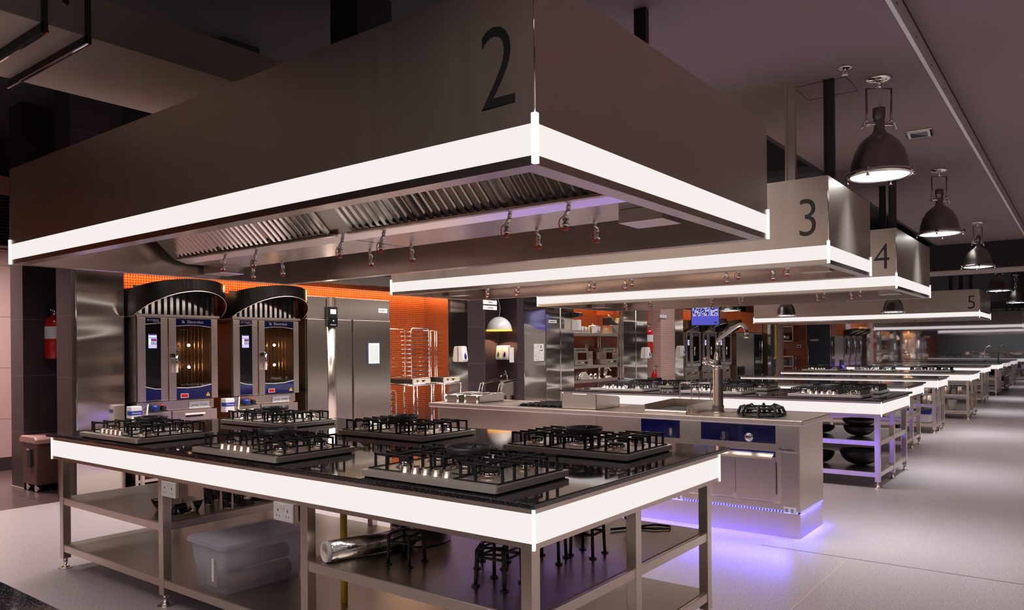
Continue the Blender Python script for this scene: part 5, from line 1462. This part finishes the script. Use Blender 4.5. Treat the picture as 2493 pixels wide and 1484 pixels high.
# ================================================================ THINGS UNDER THE NEAREST ISLAND
def socket(x, z, label):
    t = empty('double_socket', (x, 2.195, z), label, 'socket', 'white double sockets under the nearest island')
    MB().box(-0.073, 0.073, -0.046, -0.038, -0.043, 0.043, 'white_plastic').box(-0.070, 0.070, -0.038, 0.0, -0.040, 0.040, 'cream_card').build('plate', t, bevel=0.003)
    d_ = MB()
    for s_ in (-1, 1):
        cx = s_ * 0.036
        d_.box(cx - .003, cx + .003, -.0468, -.046, 0.002, 0.014, 'ink').box(cx - .013, cx - .008, -.0468, -.046, -.021, -.016, 'ink').box(cx + .008, cx + .013, -.0468, -.046, -.021, -.016, 'ink')
    d_.build('pin_holes', t)
    MB().box(-0.013, -0.002, -.050, -.046, 0.020, 0.036, 'porcelain').box(0.002, 0.013, -.050, -.046, 0.020, 0.036, 'porcelain').build('rocker_switch', t)
    MB().box(0.073, 0.088, -0.035, 0.02, -0.04, 0.04, 'steel').build('back_box', t)
socket(-4.035, 0.681, 'white double socket beside the second leg of the nearest island')
socket(-3.0, 0.684, 'white double socket above the clear storage box, left of the third leg')

sb = empty('storage_box', (-3.735, 2.46, 0.1595), 'clear plastic storage box with lid on the lower shelf of the nearest island', 'storage box', rz=math.radians(-3))
def tub(mb, b, tp, z0, z1, mat, r=0.03, bottom=True, th=0.003):
    def ring(wx, wy, z, rr): return [(x, y, z) for x, y in rrect(-wx, wx, -wy, wy, rr, 5)]
    a = ring(b[0], b[1], z0, r); c = ring(tp[0], tp[1], z1, r)
    a2 = ring(b[0] - th, b[1] - th, z0 + th, r); c2 = ring(tp[0] - th, tp[1] - th, z1, r)
    n = len(a); vs = a + c + a2 + c2
    fs = []
    for i in range(n):
        j = (i + 1) % n
        fs += [(i, j, n + j, n + i), (2 * n + j, 2 * n + i, 3 * n + i, 3 * n + j), (n + i, n + j, 3 * n + j, 3 * n + i)]
    fs += [tuple(range(n))[::-1], tuple(range(2 * n, 3 * n))]
    mb.add(vs, fs, mat, True)
MBx = MB(); tub(MBx, (0.145, 0.235), (0.185, 0.262), 0.0, 0.262, 'clear_box'); MBx.build('tub', sb)
ld = MB(); ld.prism(rrect(-.198, .198, -.275, .275, .035, 5), 'z', 0.264, 0.272, 'clear_box')
ld.build('lid', sb)
MB().prism(rrect(-.20, .20, -.278, .278, .035, 5), 'z', 0.250, 0.262, 'clear_box').build('lid_rim', sb)
MB().box(0.07, 0.09, -0.265, -0.262, 0.07, 0.19, 'white_paper').build('long_label', sb)
cb = MB().box(-0.10, 0.0, -0.20, -0.05, 0.004, 0.10, 'cream_card').build('carton', loc=(-3.74, 2.46, 0.162)); tag(cb, 'small cream carton inside the clear storage box', 'carton')
for k in range(2):
    r_ = MB().tube([(0, -0.19, 0), (0, 0.18, 0)], 0.042, ('brown_plastic', 'duct_grey')[k], 20)
    tag(r_.build('paper_roll', loc=(-3.66 - k * .02, 2.47, 0.21 + k * 0.09)), ('lower grey-brown', 'upper grey')[k] + ' roll lying inside the clear storage box', 'roll', 'rolls inside the clear storage box')

foil = empty('foil_roll', (-2.755, 2.235, 0.523), 'large roll of shiny kitchen foil lying on the shelf beside the trivets', 'foil roll', rz=math.radians(-15))
fm = MB()
fm.tube([(0, -0.02, 0), (0, 0.42, 0)], 0.047, 'foil', 28); fm.build('foil', foil)
MB().lathe([(0.047, -0.035), (0.049, -0.02), (0.047, -0.015), (0.030, -0.015), (0.030, -0.035), (0.047, -0.035)], (0, 0, 0), 'porcelain', 28, 'y', caps=False).build('end_cap', foil)
MB().lathe([(0.030, -0.034), (0.022, -0.034), (0.022, 0.0), (0.030, 0.0)], (0, 0, 0), 'cream_card', 24, 'y', caps=False).build('card_core', foil)
bp_ = pot(-2.70, 2.76, 0.4745, 0.155, 0.115, 'big steel pot with rolled rim behind the foil roll under the nearest island')
MB().lathe([(0.158, 0.115), (0.166, 0.12), (0.166, 0.13), (0.158, 0.134), (0.15, 0.128), (0.15, 0.115)], (0, 0, 0), 'chrome', 36, caps=False).build('rolled_rim', bp_)

def trivet(x, y, rz, label, w=0.055, h=0.135, wok=False):
    t = empty('trivet_stand', (x, y, 0.4745), label, 'trivet stand', 'black iron trivet stands under the nearest island', rz=rz)
    tp = MB()
    for a, b2 in (((-w, -w), (w, -w)), ((w, -w), (w, w)), ((w, w), (-w, w)), ((-w, w), (-w, -w))):
        tp.tube([(a[0], a[1], h - .03), (b2[0], b2[1], h - .03)], 0.006, 'black_iron', 6)
    for a, b2 in (((-w, -w), (-w, w)), ((w, -w), (w, w)), ((-w, w), (w, w))):
        tp.tube([(a[0], a[1], h), (b2[0], b2[1], h)], 0.006, 'black_iron', 6)
    tp.build('top_frame', t)
    for sx in (-1, 1):
        for sy in (-1, 1):
            MB().tube([(sx * w, sy * w, h), (sx * (w + .004), sy * (w + .004), 0.004)], 0.0075, 'black_iron', 8).cyl((sx * (w + .004), sy * (w + .004), 0), 0.017, 0.005, 'black_iron', 14).build('leg', t)
    return t
trivet(-2.46, 2.42, 0.15, 'black trivet stand beside the far end of the foil roll')
trivet(-1.925, 2.42, 0.1, 'black trivet stand closest to the front corner leg of the nearest island', w=0.065, h=0.15)
trivet(-1.87, 3.02, 0.05, 'black trivet stand behind the corner leg, seen through the right side')
trivet(-1.96, 2.84, 0.3, 'black trivet stand half hidden behind the lit corner')
trivet(-2.12, 2.62, 0.5, 'low black trivet stand lying between the other stands', h=0.09)
sp_ = MB().tube([(0, 0, 0), (0, 0, 0.09)], 0.04, 'chrome', 24).tube([(-0.02, -.01, 0.02), (-0.22, -0.03, 0.02)], 0.008, 'chrome')
tag(sp_.build('steel_cup', loc=(-2.12, 3.36, 0.4745)), 'polished steel cup with handle behind the side trivets', 'cup')
cable = [(0.0, 0, 0.22), (0.01, 0.0, 0.06), (0.06, 0.02, 0.008), (0.16, 0.05, 0.008), (0.22, 0.10, 0.008), (0.20, 0.15, 0.008), (0.12, 0.14, 0.008), (0.08, 0.08, 0.008), (0.03, -0.02, 0.01), (-0.02, -0.10, 0.01)]
tag(MB().tube(cable, 0.006, 'cable_black').build('power_cable', loc=(-1.98, 3.56, 0.4745)), 'coiled black power cable on the shelf behind the middle side leg', 'cable')
tag(MB().tube([(-0.30, 0, 0.54), (-0.22, .01, 0.42), (-0.05, 0.02, 0.40), (0.06, 0, 0.46), (0.16, 0, 0.40), (0.26, 0.01, 0.55)], 0.007, 'cable_black').build('looped_cable', loc=(-7.3, 4.05, -0.15)), 'looped black cable low in front of the near oven', 'cable')
# glassware on the middle shelf, left bay
gw = [(-4.52, 2.72, 0.035, 0.13), (-4.42, 2.62, 0.035, 0.13), (-4.30, 2.75, 0.035, 0.13), (-4.22, 2.62, 0.03, 0.12)]
for k, (x, y, r, h) in enumerate(gw):
    g_ = MB().lathe([(r * .8, 0), (r * .85, 0.004), (r, h), (r - .003, h), (r * .8 - .003, 0.006), (0, 0.006)], (0, 0, 0), 'clear_glass', 20)
    tag(g_.build('glass_tumbler', loc=(x, y, 0.4745)), ('first', 'second', 'third', 'smallest')[k] + ' clear glass tumbler behind the left socket of the nearest island', 'glass', 'glass tumblers under the nearest island')
for k, (x, y) in enumerate(((-4.40, 2.40), (-4.36, 2.92))):
    d_ = MB(); tub(d_, (0.11, 0.08), (0.14, 0.10), 0.0, 0.07, 'clear_glass', 0.02)
    tag(d_.build('glass_dish', loc=(x, y, 0.4745)), ('front', 'rear')[k] + ' clear glass oven dish on the shelf behind the left socket', 'glass dish', 'glass dishes under the nearest island')

# trash bin in the slate niche
tb = empty('waste_bin', (-8.80, 3.36, 0), 'brown wheeled waste bin with pink-brown lid in the slate niche', 'bin')
MB().prism([(-0.15, 0.07), (0.19, 0.07), (0.22, 0.50), (-0.17, 0.50)], 'y', -0.17, 0.14, 'wood_bin').build('body', tb, bevel=0.01)
MB().prism([(-0.20, 0.50), (0.24, 0.50), (0.235, 0.545), (0.19, 0.575), (-0.15, 0.575), (-0.195, 0.545)], 'y', -0.19, 0.16, 'brown_plastic').build('lid', tb, bevel=0.012)
MB().box(0.02, 0.10, -0.195, -0.17, 0.26, 0.44, 'black_satin').box(0.03, 0.09, -0.20, -0.19, 0.435, 0.45, 'chrome').build('pull_handle', tb)
for xx in (-0.10, 0.12): MB().lathe([(0.035, -0.02), (0.035, 0.02)], (xx, -0.13, 0.035), 'chrome', 16, 'y').build('wheel', tb)
for xx in (-0.10, 0.12): MB().lathe([(0.035, -0.02), (0.035, 0.02)], (xx, 0.08, 0.035), 'chrome', 16, 'y').build('wheel', tb)

# ================================================================ THINGS UNDER THE OTHER ISLANDS
def wok(x, y, z, r, h, label, inv=False, handle=False):
    t = empty('wok', (x, y, z), label, 'wok', 'black woks and bowls under the island behind the suite')
    n = 10
    pr = [(r * math.sin(PI / 2 * (k / n) ** 0.9 * 0.98) if k else r * 0.25, h * (1 - math.cos(PI / 2 * (k / n)))) for k in range(n + 1)]
    pr2 = pr + [(pr[-1][0] + .006, h + .003), (pr[-1][0] - .004, h)] + [(max(a - .004, 0.001), b2 + .004) for a, b2 in pr[::-1]]
    MB().lathe(pr2, (0, 0, 0), 'pan_black', 32).build('bowl', t)
    if handle: MB().tube([(-0.03, -r, h), (-0.03, -r - .02, h + .05), (0.03, -r - .02, h + .05), (0.03, -r, h)], 0.005, 'steel').build('handle', t)
    return t
zs = 0.4745
wok(-1.95, 8.66, zs, 0.155, 0.10, 'black wok standing in the outer corner of the upper shelf behind the suite', handle=False)
w2 = wok(-1.95, 8.66, zs + 0.106, 0.165, 0.07, 'second black wok stacked in the wok in the outer corner')
wok(-2.38, 8.75, zs, 0.16, 0.075, 'shallow black frying pan left of the stacked woks', handle=True)
wok(-2.36, 8.65, 0.1595, 0.16, 0.12, 'black bowl on the lower shelf behind the suite, left one')
wok(-1.95, 8.72, 0.1595, 0.21, 0.155, 'large dark metal bowl on the lower shelf in the outer corner')
tag(MB().box(-0.14, 0.14, -0.10, 0.10, 0, 0.03, 'pan_black').box(0.1, 0.2, -0.02, 0.02, 0.025, 0.035, 'steel').build('griddle_pan', loc=(-2.50, 8.42, zs), bevel=0.004), 'flat black griddle pan at the front of the upper shelf behind the suite', 'pan')
pot(-2.75, 8.6, zs, 0.10, 0.12, 'dark pot at the inner end of the upper shelf behind the suite', mat='pan_black')
# bare-top islands
pot(-2.35, 11.5, zs, 0.10, 0.13, 'dark cooking pot on the upper shelf of the third island', mat='pan_black')
pot(-2.10, 11.75, 0.1595, 0.08, 0.16, 'tall steel pot on the lower shelf of the third island')
tag(MB().cyl((0, 0, 0), 0.13, 0.012, 'steel', 28).build('round_tray', loc=(-2.40, 11.42, 0.1595)), 'round pale tray on the lower shelf of the third island', 'tray')
for k, (x, r) in enumerate(((-2.14, .09), (-2.75, .10))):
    pot(x, 14.1, zs, r, 0.13, ('outer', 'inner')[k] + ' steel pot on the upper shelf above the blue-lidded box')
bb = empty('blue_lidded_box', (-2.42, 14.15, 0.1595), 'white storage box with royal blue lid on the lower shelf', 'storage box')
MB().box(-0.36, 0.36, -0.2, 0.2, 0, 0.14, 'porcelain').build('tub', bb, bevel=0.01)
MB().box(-0.38, 0.38, -0.22, 0.22, 0.141, 0.20, 'royal_blue').build('lid', bb, bevel=0.008)
for k, (x, r, h) in enumerate(((-2.55, .09, .16), (-2.22, .085, .16), (-2.0, .05, .14))):
    pot(x, 17.0, zs, r, h, ('large', 'second large', 'narrow')[k] + ' steel pot on the upper shelf above the white tubs')
for k, x in enumerate((-2.12, -2.34)):
    t = empty('white_tub', (x + .0, 16.98, 0.1595), ('outer', 'inner')[k] + ' white plastic tub on the lower shelf of the fifth island', 'tub', 'white tubs under the fifth island')
    q = MB(); q.lathe([(0.065, 0), (0.085, 0.20), (0.09, 0.205), (0.08, 0.20), (0.06, 0.01), (0, 0.01)], (0, 0, 0), 'white_plastic', 24); q.build('tub_body', t)
    MB().cyl((0, 0, 0.205), 0.03, 0.03, 'porcelain', 14).build('scoop', t)
tag(MB().box(-0.25, 0.25, -0.2, 0.2, 0, 0.13, 'cream_card').build('flat_carton', loc=(-2.9, 17.1, 0.1595)), 'beige carton on the lower shelf of the fifth island', 'carton')
tag(MB().cyl((0, 0, 0), 0.10, 0.25, 'royal_blue', 20).build('blue_canister', loc=(-2.35, 22.0, 0.1595)), 'royal blue canister under the island beyond the white tubs', 'canister')
for k, (x, y) in enumerate(((-2.45, 25.2), (-2.9, 25.3))):
    pot(x, y, zs, .10, .15, ('outer', 'inner')[k] + ' steel pot under the farthest island')
# drawer block under island F and counters along the mirror
db = empty('drawer_unit', (-3.0, 22.0, 0.1595), 'black drawer unit under the island beyond the white tubs', 'drawer unit')
MB().box(-0.22, 0.22, -0.22, 0.22, 0, 0.28, 'black_satin').build('carcass', db)
for k in range(2): MB().box(-0.20, 0.20, -0.235, -0.22, 0.02 + k * .13, 0.13 + k * .13, 'black_plastic').box(-0.06, 0.06, -0.245, -0.235, 0.09 + k * .13, 0.10 + k * .13, 'chrome').build('drawer', db)
ft = empty('far_tap', (-2.3, 24.95, 0.8955), 'small chrome tap on the farthest island, seen against the dark mirror', 'tap')
MB().tube([(0, 0, 0), (0, 0, 0.36), (0.03, 0, 0.45), (0.12, 0, 0.50), (0.16, 0, 0.46)], 0.02, 'chrome').build('spout', ft)
# far-side tap seen above the islands on the right
